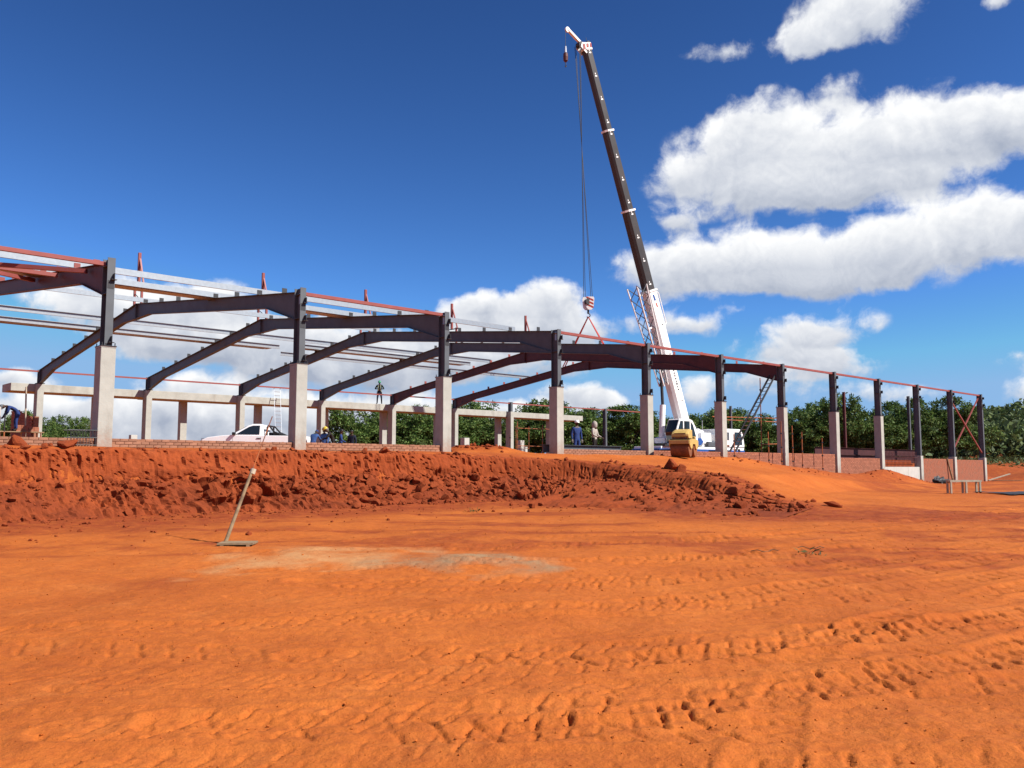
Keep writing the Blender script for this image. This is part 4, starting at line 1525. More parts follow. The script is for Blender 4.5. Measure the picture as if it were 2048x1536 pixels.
# ------------------------------------------------------------------ trees
def leaf_material(name, c1, c2, c3):
    m = bpy.data.materials.new(name)
    m.use_nodes = True
    t = m.node_tree
    b = t.nodes['Principled BSDF']
    b.inputs['Roughness'].default_value = .6
    b.inputs['Specular IOR Level'].default_value = .2
    gi = t.nodes.new('ShaderNodeNewGeometry')
    rp = t.nodes.new('ShaderNodeValToRGB')
    e = rp.color_ramp.elements
    e[0].color, e[1].color = (*c1, 1), (*c3, 1)
    k = e.new(.55)
    k.color = (*c2, 1)
    t.links.new(gi.outputs['Random Per Island'], rp.inputs[0])
    co = t.nodes.new('ShaderNodeTexCoord')
    n = t.nodes.new('ShaderNodeTexNoise')
    n.inputs['Scale'].default_value = .6
    t.links.new(co.outputs['Object'], n.inputs['Vector'])
    mr = t.nodes.new('ShaderNodeMapRange')
    mr.inputs[1].default_value, mr.inputs[2].default_value = .35, .65
    mr.inputs[3].default_value, mr.inputs[4].default_value = .7, 1.3
    t.links.new(n.outputs[0], mr.inputs[0])
    mx_ = t.nodes.new('ShaderNodeMix')
    mx_.data_type = 'RGBA'
    mx_.blend_type = 'MULTIPLY'
    mx_.inputs[0].default_value = 1
    t.links.new(rp.outputs[0], mx_.inputs[6])
    t.links.new(mr.outputs[0], mx_.inputs[7])
    t.links.new(mx_.outputs[2], b.inputs['Base Color'])
    tr = t.nodes.new('ShaderNodeBsdfTranslucent')
    t.links.new(mx_.outputs[2], tr.inputs[0])
    ms = t.nodes.new('ShaderNodeMixShader')
    ms.inputs[0].default_value = .22
    out = t.nodes['Material Output']
    t.links.new(b.outputs[0], ms.inputs[1])
    t.links.new(tr.outputs[0], ms.inputs[2])
    t.links.new(ms.outputs[0], out.inputs[0])
    return m


M_leaf = leaf_material('mango_leaves', (.026, .054, .012), (.075, .135, .026), (.18, .225, .062))
M_leaf2 = leaf_material('hill_leaves', (.030, .050, .016), (.070, .105, .032), (.13, .16, .055))
M_bark = mat('bark', (.11, .085, .06), .9, var=.3, scale=6, bump=.5)
npr = np.random.RandomState(21)


def leaf_quads(cent, nrm_, length, width, n):
    """n rhombic leaves scattered about the given points"""
    d = npr.normal(size=(n, 3))
    d /= np.linalg.norm(d, axis=1)[:, None]
    a = d + nrm_ * .4 + np.array([0, 0, -.45])
    a /= np.linalg.norm(a, axis=1)[:, None]
    s = np.cross(a, npr.normal(size=(n, 3)))
    s /= np.linalg.norm(s, axis=1)[:, None]
    L = length * npr.uniform(.7, 1.3, (n, 1))
    Wd = width * npr.uniform(.7, 1.3, (n, 1))
    p0 = cent
    p1 = cent + a * L * .5 + s * Wd * .5
    p2 = cent + a * L
    p3 = cent + a * L * .5 - s * Wd * .5
    v = np.stack([p0, p1, p2, p3], 1).reshape(-1, 3)
    f_ = np.arange(n * 4).reshape(-1, 4)
    return v, f_


def crown_mesh(name, rx, ry, h, zc, nclump, per, leaf, seed, m):
    r = np.random.RandomState(seed)
    V, F, n0 = [], [], 0
    for i in range(nclump):
        d = r.normal(size=3)
        d /= np.linalg.norm(d)
        if d[2] < -.75:
            d[2] *= -1
        rad = r.uniform(.62, 1.05) if i % 4 else r.uniform(.25, .7)
        lump = 1 + .22 * math.sin(3.1 * d[0] + seed) * math.cos(2.7 * d[1] + seed * .7) + .12 * math.sin(5 * d[2] + 4 * d[0])
        c = np.array([d[0] * rx, d[1] * ry, d[2] * h]) * rad * lump + [0, 0, zc]
        cs = r.uniform(.30, .62) * (rx / 2.6)
        p = r.normal(size=(per, 3))
        p /= np.linalg.norm(p, axis=1)[:, None]
        pos = c + p * (cs * r.uniform(.3, 1.0, (per, 1)) ** .6) * [1, 1, .75]
        v, f_ = leaf_quads(pos, p, leaf, leaf * .36, per)
        V.append(v)
        F.append(f_ + n0)
        n0 += len(v)
    # upright shoots along the outline
    for i in range(22):
        a, q = r.uniform(0, 6.28), r.uniform(.1, .75)
        base = np.array([math.cos(a) * rx * q, math.sin(a) * ry * q, zc + h * math.sqrt(max(0, 1 - q * q)) * .98])
        pos = base + np.stack([r.normal(0, .10, 40), r.normal(0, .10, 40), r.uniform(-.2, .75, 40)], 1)
        v, f_ = leaf_quads(pos, np.tile([[0, 0, 1.2]], (40, 1)), leaf, leaf * .36, 40)
        V.append(v)
        F.append(f_ + n0)
        n0 += len(v)
    me = bpy.data.meshes.new(name)
    me.from_pydata(np.vstack(V).tolist(), [], np.vstack(F).tolist())
    me.materials.append(m)
    return me


def trunk_mesh(name, h, r0, seed, spread):
    r = random.Random(seed)
    mb = MB()
    pts = [Vector((0, 0, -.3))]
    for i in range(1, 5):
        pts.append(Vector((r.uniform(-.15, .15) * i * .5, r.uniform(-.15, .15) * i * .5, h * i / 4)))
    for i in range(4):
        mb.tube(pts[i], pts[i + 1], r0 * (1 - .2 * i), r0 * (1 - .2 * (i + 1)), n=8)
    for i in range(9):
        a = i * 2.4 + r.random()
        s = pts[1 + i % 3].lerp(pts[2 + i % 3], r.random())
        e = s + Vector((math.cos(a) * spread * r.uniform(.5, .9), math.sin(a) * spread * r.uniform(.5, .9), h * r.uniform(.2, .5)))
        mid = s.lerp(e, .5) + Vector((0, 0, .2))
        mb.tube(s, mid, r0 * .42, r0 * .28, n=6)
        mb.tube(mid, e, r0 * .28, r0 * .08, n=6)
    return mb.mesh(name, M_bark)


CROWN = [crown_mesh('crown', 3.0 + .25 * math.sin(i * 2.2), 3.0, 2.9 + .3 * math.cos(i * 1.9), 3.5, 105 + 9 * i, 92, .33, 31 + i, M_leaf) for i in range(6)]
TRUNK = [trunk_mesh('trunk', 4.6, .2, 5 + i, 2.0) for i in range(3)]


def tree(x, y, s, sz, label, i, group):
    t = bpy.data.objects.new('mango_tree', None)
    C.objects.link(t)
    z = float(H(np.array([x]), np.array([y]))[0])
    t.location = (x, y, z - .05)
    t.rotation_euler = (0, 0, (i * 2.39) % 6.28)
    sz *= 1 + .16 * math.sin(i * 4.7 + x)
    sz *= .93 if x < 22 else .87
    t.scale = (s, s * (1 + .12 * math.sin(i * 3.3)), sz)
    for me_, nm in ((TRUNK[i % 3], 'trunk'), (CROWN[(i * 5 + i // 4) % 6], 'crown')):
        o = bpy.data.objects.new(nm, me_)
        C.objects.link(o)
        o.parent = t
    tag(t, label, 'tree', group)


# (px of the trunk in the picture is only a guide to which gap it fills: each stands at its own place)
FRONT = [(-16.2, 85.0, 1.0, .78), (-12.6, 86.5, 1.05, .79), (-8.8, 88.0, 1.0, .82), (-5.0, 90, 1.1, .80), (-1.0, 92, 1.0, .88), (3.0, 94, 1.05, .95), (7.2, 95.5, 1.1, 1.0), (11.2, 97, 1.05, .92), (15.2, 98.5, 1.05, .94), (19.4, 99, 1.15, 1.07), (23.4, 98, 1.05, .96), (27.4, 97, 1.05, 1.0), (31.2, 96, 1.0, .96), (35.4, 95, 1.1, 1.12), (39.2, 94, 1.0, .97), (43.0, 94, 1.05, 1.0), (47.0, 94, 1.1, 1.03)]
for i, (x, y, s, sz) in enumerate(FRONT):
    tree(x, y, s, sz, f'dense green mango tree of the front row behind the shed, number {i + 1} from the left' if False else f'dense green tree of the front row behind the shed, {ORD[i] if i < 12 else ["thirteenth", "fourteenth", "fifteenth", "sixteenth", "seventeenth", "eighteenth", "nineteenth"][i - 12]} from the left', i, 'front row of trees behind the shed')
for i in range(14):
    x = -13.5 + i * 4.4
    y = 93 + i * .5 + (i % 3) * .8 if x < 18 else 103 - (x - 18) * .05
    tree(x, y, 1.15, (.80 if x < 0 else .92) + .04 * (i % 3), f'tree filling the gaps of the back row, {ORD[i] if i < 12 else ["thirteenth", "fourteenth", "fifteenth", "sixteenth", "seventeenth"][i - 12]} from the left', i + 2, 'back row of trees behind the shed')
for i, (x, y, s, sz, lab) in enumerate(((-40.2, 73, .62, .62, 'tree at the far left edge behind the bricklayer'), (-37.4, 74, .62, .48, 'low tree between the bricklayer platform and the brick cross wall'), (-39.0, 76.5, .55, .60, 'rounded tree right of the leftmost far pillar'), (-36.9, 76, .5, .54, 'small tree behind the leftmost near pillar'), (-44.5, 78, .8, .7, 'tree just outside the left edge of the site'))):
    tree(x, y, s, sz, lab, i + 1, 'trees on the left behind the shed')
# wooded slope far to the right, one mass
V, F, n0 = [], [], 0
for k in range(950):
    x, y = npr.uniform(40, 175), npr.uniform(106, 215)
    if x < 58 and y < 112:
        continue
    z = float(H(np.array([x]), np.array([y]))[0])
    rr = npr.uniform(2.0, 3.6)
    nl = 110
    d = npr.normal(size=(nl, 3))
    d[:, 2] = np.abs(d[:, 2])
    d /= np.linalg.norm(d, axis=1)[:, None]
    pos = np.array([x, y, z]) + d * [rr, rr, rr * 1.35] * npr.uniform(.75, 1.05, (nl, 1))
    v, f_ = leaf_quads(pos, d, 1.1, .5, nl)
    V.append(v)
    F.append(f_ + n0)
    n0 += len(v)
me = bpy.data.meshes.new('hillside_wood')
me.from_pydata(np.vstack(V).tolist(), [], np.vstack(F).tolist())
me.materials.append(M_leaf2)
o = bpy.data.objects.new('hillside_wood', me)
C.objects.link(o)
o['kind'] = 'stuff'
tag(o, 'hazy green wood covering the distant slope at far right', 'wood')
# rough grass at the foot of the trees
V, F, n0 = [], [], 0
nl = 9000
gx, gy = npr.uniform(-30, 66, nl), npr.uniform(78, 100, nl)
gu, gv = to_uv(gx, gy)
kp = (gv > 30) | (gu > 72)
gx, gy = gx[kp], gy[kp]
gz = H(gx, gy)
nl = len(gx)
v, f_ = leaf_quads(np.stack([gx, gy, gz + .1], 1), np.tile([[0, 0, 2.6]], (nl, 1)), .55, .12, nl)
me = bpy.data.meshes.new('rough_grass')
me.from_pydata(v.tolist(), [], f_.tolist())
me.materials.append(M_leaf2)
o = bpy.data.objects.new('rough_grass', me)
C.objects.link(o)
o['kind'] = 'stuff'
tag(o, 'rough grass and weeds growing along the foot of the trees', 'grass')


# ------------------------------------------------------------------ mobile crane
def wheel(t, c, r, w, axis='y', rim=M_white, par=None):
    mb = MB().lathe([(r * .62, -w / 2), (r * .92, -w / 2), (r, -w * .32), (r, w * .32), (r * .92, w / 2), (r * .62, w / 2)], 24, c, axis)
    wo_ = t.part(mb, 'wheel', M_rubber, smooth=False, parent=par)
    mb = MB().lathe([(.02, -w * .40), (r * .30, -w * .46), (r * .62, -w * .40), (r * .62, w * .40), (r * .3, w * .46), (.02, w * .40)], 20, c, axis)
    t.part(mb, 'rim', rim, parent=wo_)
    return wo_


FZ = 1.93
cr8 = Thing('mobile_crane', 'white telescopic truck crane with raised dark boom standing inside the shed', 'crane', (46.5, 13.5, FZ))
ch = MB()
ch.prism([(41.0, FZ + 1.0), (51.7, FZ + 1.0), (51.7, FZ + .62), (41.0, FZ + .62)], 'y', 12.25, 14.75)
chassis = cr8.part(ch, 'chassis', M_blue, bevel=.04)
cr8.part(MB().box(41.2, 48.9, 12.3, 14.7, FZ + 1.003, FZ + 1.18), 'deck', M_white, bevel=.03)
for u in (42.2, 43.6, 47.4, 50.6):
    for v in (12.55, 14.45):
        wheel(cr8, (u, v, FZ + .53), .53, .42)
# outriggers
for u in (41.2, 47.0):
    for s, v in ((-1, 12.25), (1, 14.75)):
        og = cr8.part(MB().box(u - .16, u + .16, min(v, v + s * 1.5), max(v, v + s * 1.5), FZ + .62, FZ + .95), 'outrigger', M_steel_dk)
        cr8.part(MB().tube((u, v + s * 1.35, FZ + .05), (u, v + s * 1.35, FZ + 1.15), .09, n=10), 'jack', M_alu, parent=og)
        cr8.part(MB().tube((u, v + s * 1.35, FZ), (u, v + s * 1.35, FZ + .06), .3, n=12), 'foot_pad', M_steel_dk, parent=og)
# driver's cab at the front
cabp = [(49.2, FZ + .75), (51.55, FZ + .75), (51.75, FZ + 1.35), (51.55, FZ + 2.25), (51.25, FZ + 2.62), (49.2, FZ + 2.62)]
cab = cr8.part(MB().prism(cabp, 'y', 12.28, 14.7), 'carrier_cab', M_white, bevel=.07)
cr8.part(MB().prism([(50.35, FZ + 1.42), (51.38, FZ + 1.42), (51.30, FZ + 2.15), (51.12, FZ + 2.38), (50.35, FZ + 2.38)], 'y', 12.262, 12.276), 'side_window', M_glass, parent=cab)
cr8.part(MB().box(49.35, 49.62, 12.262, 12.276, FZ + 1.75, FZ + 2.35), 'vent_grille', M_steel, parent=cab)
cr8.part(MB().prism([(12.45, FZ + 1.5), (14.55, FZ + 1.5), (14.5, FZ + 2.3), (12.5, FZ + 2.3)], 'x', 51.66, 51.70), 'windscreen', M_glass, parent=cab)
cr8.part(MB().box(49.2, 51.62, 12.255, 12.277, FZ + 1.22, FZ + 1.26), 'body_line', M_steel_dk, parent=cab)
cr8.part(MB().box(49.2, 49.6, 12.250, 12.277, FZ + 1.28, FZ + 1.40), 'orange_stripe', M_orange, parent=cab)
cr8.part(MB().box(50.75, 51.05, 12.250, 12.277, FZ + .85, FZ + 1.10), 'emblem', M_black, parent=cab)
cr8.part(MB().box(49.6, 51.5, 12.2, 12.276, FZ + .66, FZ + .745), 'step_edge', M_yellow, parent=cab)
cr8.part(MB().box(48.95, 49.19, 12.3, 14.7, FZ + 1.19, FZ + 2.2), 'engine_panel', M_white, bevel=.03)
for i in range(4):
    cr8.part(MB().box(48.20 + .17 * i, 48.29 + .17 * i, 12.28, 12.298, FZ + 1.2, FZ + 2.1), 'warning_stripe', M_signal if i % 2 == 0 else M_white)
cr8.part(MB().box(47.9, 48.94, 12.3, 13.2, FZ + 1.19, FZ + 2.15), 'tool_box', M_white, bevel=.03)
cr8.part(MB().box(46.9, 47.85, 12.3, 13.0, FZ + 1.19, FZ + 1.6), 'fuel_tank', M_steel, bevel=.05)
cr8.part(MB().prism([(12.6, FZ + 1.19), (14.4, FZ + 1.19), (14.4, FZ + 1.7), (12.6, FZ + 1.7)], 'x', 46.6, 48.9), 'engine_hood', M_white, bevel=.05)
# slewing upper structure
cr8.part(MB().tube((44.4, 13.5, FZ + 1.18), (44.4, 13.5, FZ + 1.42), .85, n=24), 'slew_ring', M_steel_dk)
up = cr8.part(MB().prism([(42.6, FZ + 1.42), (46.9, FZ + 1.42), (46.9, FZ + 2.0), (46.0, FZ + 3.15), (45.0, FZ + 3.15), (43.6, FZ + 2.0), (42.6, FZ + 1.8)], 'y', 13.02, 13.98), 'turntable', M_white, bevel=.04)
cr8.part(MB().box(46.3, 47.6, 12.5, 14.6, FZ + 1.44, FZ + 2.25), 'counterweight', M_white, bevel=.06)
cr8.part(MB().prism([(44.9, FZ + 1.30), (45.65, FZ + 1.30), (45.95, FZ + 1.55), (45.65, FZ + 1.82), (44.9, FZ + 1.82)], 'y', 12.05, 12.98), 'blue_panel', M_blue, bevel=.02)
cr8.part(MB().tube((46.4, 13.1, FZ + 2.45), (46.4, 13.9, FZ + 2.45), .32, n=18), 'winch_drum', M_steel_dk)
for (u, v) in ((46.2, 12.7), (46.9, 12.8)):
    cr8.part(MB().tube((u, v, FZ + 2.25), (u, v + .5, FZ + 2.45), .17, n=12), 'hydraulic_motor', M_white)
cr8.part(MB().tube((46.9, 12.8, FZ + 2.4), (46.9, 12.8, FZ + 3.2), .02, n=6), 'aerial', M_alu)
# operator cab
oc = [(42.75, FZ + 1.25), (45.0, FZ + 1.25), (45.15, FZ + 1.9), (44.65, FZ + 2.85), (44.35, FZ + 3.12), (42.95, FZ + 3.12), (42.5, FZ + 2.2)]
ocab = cr8.part(MB().prism(oc, 'y', 11.95, 12.95), 'operator_cab', M_white, bevel=.06)
cr8.part(MB().prism([(43.45, FZ + 1.75), (44.1, FZ + 1.75), (44.1, FZ + 2.98), (43.45, FZ + 2.98)], 'y', 11.93, 11.947), 'door_window', M_glass, parent=ocab)
cr8.part(MB().prism([(44.25, FZ + 1.9), (44.85, FZ + 1.9), (44.5, FZ + 2.72), (44.25, FZ + 2.95)], 'y', 11.93, 11.947), 'rear_window', M_glass, parent=ocab)
cr8.part(MB().prism([(42.72, FZ + 2.0), (43.3, FZ + 2.0), (43.3, FZ + 2.98), (43.0, FZ + 2.98), (42.7, FZ + 2.3)], 'y', 11.93, 11.947), 'front_window', M_glass, parent=ocab)
fr_ = MB().add([(42.71, 12.02, FZ + 1.40), (42.71, 12.88, FZ + 1.40), (42.478, 12.88, FZ + 2.2), (42.478, 12.02, FZ + 2.2), (42.91, 12.88, FZ + 3.05), (42.91, 12.02, FZ + 3.05)], [(0, 1, 2, 3), (3, 2, 4, 5)])
cr8.part(fr_, 'windscreen', M_glass, parent=ocab)
cr8.part(MB().tube((42.3, 12.0, FZ + 1.35), (42.3, 12.0, FZ + 1.52), .06, n=10), 'tail_lamp', M_signal, parent=ocab)
cr8.part(MB().tube((42.3, 12.0, FZ + 1.15), (42.3, 12.0, FZ + 1.32), .06, n=10), 'green_lamp', mat('green_paint', (.02, .35, .10), .4), parent=ocab)
cr8.part(MB().box(41.4, 42.3, 12.1, 12.9, FZ + 1.19, FZ + 1.3), 'rear_step', M_steel_dk)
# boom
F0, T0 = Vector((45.3, 13.5, FZ + 2.95)), Vector((36.15, 14.45, 30.85))
BD_ = (T0 - F0).normalized()
BS = BD_.cross(Vector((0, 0, 1))).normalized()
BU = BS.cross(BD_)            # the upper side of the boom


def bp_(s, a=0.0, b=0.0):
    return F0.lerp(T0, s) + BS * a + BU * b


def boom_sec(s0, s1, w, h, w1=None, h1=None):
    w1, h1 = w1 or w, h1 or h
    vs = []
    prof = [(-.5, -.28), (-.28, -.5), (.28, -.5), (.5, -.28), (.5, .5), (-.5, .5)]
    for s, a, b in ((s0, w, h), (s1, w1, h1)):
        for (p, q) in prof:
            vs.append(bp_(s, p * a, q * b))
    n = len(prof)
    return MB().add(vs, [tuple(range(n - 1, -1, -1)), tuple(range(n, 2 * n))] + [(i, (i + 1) % n, n + (i + 1) % n, n + i) for i in range(n)])


for i, (s0, s1, w, h, m) in enumerate(((0, .365, .80, .92, M_white), (.34, .58, .68, .80, M_boom), (.56, .79, .60, .70, M_boom), (.77, 1.0, .52, .60, M_boom))):
    sec = cr8.part(boom_sec(s0, s1, w, h), 'boom_section', m, bevel=.015)
    cr8.part(boom_sec(s1 - .004, s1 + .001, w * 1.16, h * 1.14), 'end_collar', M_white, parent=sec)
    if i:
        for j in range(4):
            s = s0 + (s1 - s0) * (.17 + j * .26)
            sd_ = 1 if BS.y < 0 else -1
            cr8.part(MB().beam(bp_(s, sd_ * (w / 2 + .012), -.05), bp_(s, sd_ * (w / 2 + .012), .14), .02, .10, up=BD_), 'marker', M_white, parent=sec)
            cr8.part(MB().beam(bp_(s + .004, sd_ * (w / 2 + .012), .02), bp_(s + .008, sd_ * (w / 2 + .012), .02), .02, .07, up=BU), 'marker', M_white, parent=sec)
sd_ = 1 if BS.y < 0 else -1
o_ = sd_ * .41
for (a, b, c, d, m, nm) in ((.336, .352, -.02, .16, M_blue, 'blue_mark'), (.318, .330, .08, .20, M_signal, 'red_mark')):
    cr8.part(MB().add([bp_(a, o_, c), bp_(b, o_, c - .04), bp_(b, o_, d - .06), bp_(a, o_, d)], [(0, 1, 2, 3)]), nm, m)
for i in range(9):
    s = .150 - i * .0075
    cr8.part(MB().beam(bp_(s, o_, .12), bp_(s + (.004 if i % 3 else .0055), o_, .12), .012, .10 if i % 2 else .14, up=BU), 'lettering', M_steel)
for s in (.27, .19, .06):
    cr8.part(MB().tube(bp_(s, o_ - sd_ * .02, .2), bp_(s, o_ + sd_ * .01, .2), .05, n=10), 'pin_hole', M_black)
cr8.part(MB().path([bp_(.358, sd_ * .3, .53), bp_(.352, sd_ * .3, .72), bp_(.27, sd_ * .3, .74), bp_(.265, sd_ * .3, .47)], .035), 'hand_rail', M_white)
# lift cylinder
cr8.part(MB().tube((42.85, 13.5, FZ + 1.5), F0.lerp(T0, .19) * .42 + Vector((42.85, 13.5, FZ + 1.5)) * .58, .21, n=16), 'lift_cylinder', M_white)
cr8.part(MB().tube(F0.lerp(T0, .19) * .42 + Vector((42.85, 13.5, FZ + 1.5)) * .58, bp_(.19, 0, -.45), .11, n=14), 'lift_rod', M_steel_dk)
# stowed lattice jib under the boom
jt, jb = bp_(.385, sd_ * .15, -1.15), bp_(.115, sd_ * .15, -1.0)
jd = (jb - jt).normalized()
js = jd.cross(BS).normalized()
ja = jt + (jb - jt) * 1.0
cor = []
for (a, b) in ((-.5, -.5), (.5, -.5), (.5, .5), (-.5, .5)):
    p, q = jt + BS * a + js * b, jb + BS * a * .45 + js * b * .45
    cor.append((p, q))
    jib_p = cr8.part(MB().tube(p, q, .055, n=6), 'jib_chord', M_white)
nseg = 9
for e in range(4):
    (p, q), (p2, q2) = cor[e], cor[(e + 1) % 4]
    for i in range(nseg):
        a = p.lerp(q, i / nseg) if i % 2 == 0 else p2.lerp(q2, i / nseg)
        b = p2.lerp(q2, (i + 1) / nseg) if i % 2 == 0 else p.lerp(q, (i + 1) / nseg)
        cr8.part(MB().tube(a, b, .034, n=5), 'jib_lacing', M_steel)
for s in (.36, .27, .15):
    cr8.part(MB().beam(bp_(s, 0, -.45), bp_(s, 0, -.95), .12, .12, up=BS), 'jib_bracket', M_white)
# boom head with sheaves
hd = MB()
for a in (-.24, .24):
    pts = [bp_(.988, a, -.28), bp_(.996, a, .36), bp_(1.014, a, .40), bp_(1.016, a, -.45), bp_(1.006, a, -.66)]
    pts2 = [p + BS * .03 for p in pts]
    hd.add(pts + pts2, [(4, 3, 2, 1, 0), (5, 6, 7, 8, 9)] + [(i, (i + 1) % 5, 5 + (i + 1) % 5, 5 + i) for i in range(5)])
cr8.part(hd, 'boom_head', M_white)
for i in range(5):
    cr8.part(MB().beam(bp_(.998, sd_ * .275, -.42 + .17 * i), bp_(1.012, sd_ * .275, -.34 + .17 * i), .012, .09, up=BU), 'head_stripe', M_signal if i % 2 == 0 else M_white)
for b in (-.5, .25):
    cr8.part(MB().tube(bp_(1.012, -.2, b), bp_(1.012, .2, b), .20, n=18), 'head_sheave', M_steel_dk)
cr8.part(MB().beam(bp_(1.018, 0, -.40), bp_(1.052, 0, -1.25), .16, .20, up=BS), 'nose_jib', M_white)
cr8.part(MB().tube(bp_(1.052, -.06, -1.30), bp_(1.052, .06, -1.30), .19, n=16), 'nose_sheave', M_white)
# ropes, hook block, slings
HK = Vector((36.0, 14.3, 12.75))
rope_top = bp_(1.012, 0, -.70)
for a in (-.30, -.19, .19, .30):
    cr8.part(MB().tube(rope_top + BS * a, HK + Vector((a * .8, -a * .6, .42)), .019, n=5), 'hoist_rope', M_rope)
cr8.part(MB().tube(bp_(1.03, 0, .3), bp_(.10, 0, .60), .014, n=5), 'luffing_rope', M_rope)
hb_ = Thing('hook_block', 'red and white striped hook block hanging from the crane ropes', 'hook block', (36.0, 14.3, 12.2))
for a in (-.17, .13):
    pl = [(-.30, .30), (-.24, .44), (.24, .44), (.30, .30), (.24, -.30), (.10, -.46), (-.10, -.46), (-.24, -.30)]
    mb = MB()
    vs = [HK + Vector((q[0] * .75, a - q[0] * .66, q[1])) for q in pl] + [HK + Vector((q[0] * .75 + .03, a + .04 - q[0] * .66, q[1])) for q in pl]
    mb.add(vs, [tuple(range(7, -1, -1)), tuple(range(8, 16))] + [(i, (i + 1) % 8, 8 + (i + 1) % 8, 8 + i) for i in range(8)])
    cheek = hb_.part(mb, 'cheek_plate', M_white)
    if a < 0:
        for i in range(3):
            z0 = -.26 + i * .24
            vs = [HK + Vector((q[0] * .75 - .004, a - .006 - q[0] * .66, q[1])) for q in ((-.24, z0 + .12), (.24, z0 - .10), (.24, z0 + .02), (-.24, z0 + .24))]
            hb_.part(MB().add(vs, [(0, 1, 2, 3)]), 'red_stripe', M_signal, parent=cheek)
hb_.part(MB().tube(HK + Vector((-.05, -.14, .1)), HK + Vector((.05, .12, .1)), .24, n=18), 'sheave', M_steel_dk)
hb_.part(MB().tube(HK + Vector((0, 0, -.44)), HK + Vector((0, 0, -.72)), .07, n=10), 'swivel', M_steel_dk)
arc_ = [HK + Vector((.13 * math.cos(t) * .7, .13 * math.cos(t) * -.7, -.84 + .13 * math.sin(t))) for t in [1.4 - i * .55 for i in range(8)]]
hb_.part(MB().path(arc_, .035, n=8), 'hook', M_steel_dk)
hz = HK + Vector((0, 0, -.93))
for i, (v, du) in enumerate(((16.6, -.1), (16.6, .1), (12.2, -.1), (12.2, .1))):
    e = Vector((36 + du, v, rtop(v) + .03))
    single(MB().beam(hz, e, .08, .03), 'lifting_sling', mat('red_webbing', (.50, .035, .03), .7), 'red webbing sling falling to the %s from the hook, %s of its pair' % ('left' if v > 14 else 'right', 'near one' if du < 0 else 'far one'), 'sling', tuple(hz), 'slings under the hook block')
bl = Thing('headache_ball', 'small red weight with hook hanging below the crane tip', 'crane weight', tuple(bp_(1.052, 0, -1.5) + Vector((0, 0, -2.4))))
q = bp_(1.052, 0, -1.49)
bl.part(MB().tube(q, q + Vector((0, 0, -1.6)), .014, n=5), 'rope', M_rope)
bl.part(MB().tube(q + Vector((0, 0, -1.2)), q + Vector((0, 0, -1.65)), .07, .10, n=10), 'socket', M_alu)
bl.part(MB().lathe([(.08, .0), (.15, -.06), (.17, -.3), (.15, -.58), (.06, -.68)], 16, tuple(q + Vector((0, 0, -1.65)))), 'weight', M_red)
bl.part(MB().path([q + Vector((0, 0, -2.37)), q + Vector((.02, 0, -2.5)), q + Vector((.08, 0, -2.6)), q + Vector((0, 0, -2.68)), q + Vector((-.07, 0, -2.6))], .03), 'hook', M_steel_dk)

# ------------------------------------------------------------------ tandem roller (drives towards the camera)
rp_ = B(24.75, -1.5)
rz_ = float(H(np.array([rp_.x]), np.array([rp_.y]))[0])
ro = Thing('road_roller', 'small yellow tandem roller parked at the top of the ramp', 'roller', (rp_.x, rp_.y, rz_ + .01), frame='W', rz=-.42)
ro.o.scale = (.84, .84, .84)
for y in (-.60, .60):
    d = ro.part(MB().lathe([(.30, -.50), (.385, -.50), (.40, -.47), (.40, .47), (.385, .50), (.30, .50)], 36, (0, y, .40), 'x'), 'drum', M_drum, local=True, smooth=False)
    ro.part(MB().lathe([(.03, -.485), (.30, -.47), (.30, .47), (.03, .485)], 20, (0, y, .40), 'x'), 'drum_hub', M_yellow, parent=d, local=True)
for s in (-1, 1):
    ro.part(MB().prism([(-1.04, .66), (-1.04, .90), (-.35, .98), (.35, .98), (1.04, .90), (1.04, .66), (.75, .45), (.45, .45), (.28, .70), (-.28, .70), (-.45, .45), (-.75, .45)], 'x', s * .54 - .025, s * .54 + .025), 'side_frame', M_yellow, local=True)
fb_ = ro.part(MB().box(-.54, .54, -1.10, -1.01, .69, .90), 'front_beam', M_yellow, local=True, bevel=.015)
ro.part(MB().box(-.54, .54, 1.01, 1.10, .69, .90), 'rear_beam', M_yellow, local=True, bevel=.015)
ro.part(MB().box(-.5, .5, -.98, .98, .84, .96), 'deck', M_black, local=True)
ro.part(MB().box(-.40, .40, -.90, -.86, .96, 1.06), 'lamp_bar', M_drum, local=True)
for x in (-.30, .30):
    ro.part(MB().tube((x, -.93, 1.01), (x, -.902, 1.01), .03, n=10), 'headlamp', M_steel, local=True)
hp = [(-.80, .99), (-.90, 1.10), (-.88, 1.24), (-.70, 1.38), (-.25, 1.50), (.05, 1.51), (.10, .99)]
hood = MB()
vs = []
for x, k in ((-.46, .90), (-.32, 1.0), (.32, 1.0), (.46, .90)):
    for (y, z) in hp:
        vs.append((x, y * (1.0 if abs(x) < .4 else .97), .97 + (z - .97) * k))
n = len(hp)
fs = [tuple(range(n - 1, -1, -1)), tuple(range(3 * n, 4 * n))]
for j in range(3):
    fs += [(j * n + i, j * n + (i + 1) % n, (j + 1) * n + (i + 1) % n, (j + 1) * n + i) for i in range(n)]
hd_ = ro.part(hood.add(vs, fs), 'hood', M_yellow, local=True, bevel=.03)
ro.part(MB().box(-.30, .30, -.888, -.86, 1.22, 1.27), 'grille', M_drum, parent=hd_, local=True)
ro.part(MB().box(-.22, .22, .25, .65, .97, 1.12), 'seat', M_black, local=True, bevel=.04)
ro.part(MB().box(-.22, .22, .60, .70, 1.12, 1.36), 'seat_back', M_black, local=True, bevel=.03)
ro.part(MB().tube((0, .12, 1.1), (0, .2, 1.42), .02, n=8), 'steering_column', M_black, local=True)
st_ = [(.17 * math.cos(t), .2 + .06 * math.sin(t), 1.43 + .15 * math.sin(t)) for t in [i * 6.2832 / 14 for i in range(15)]]
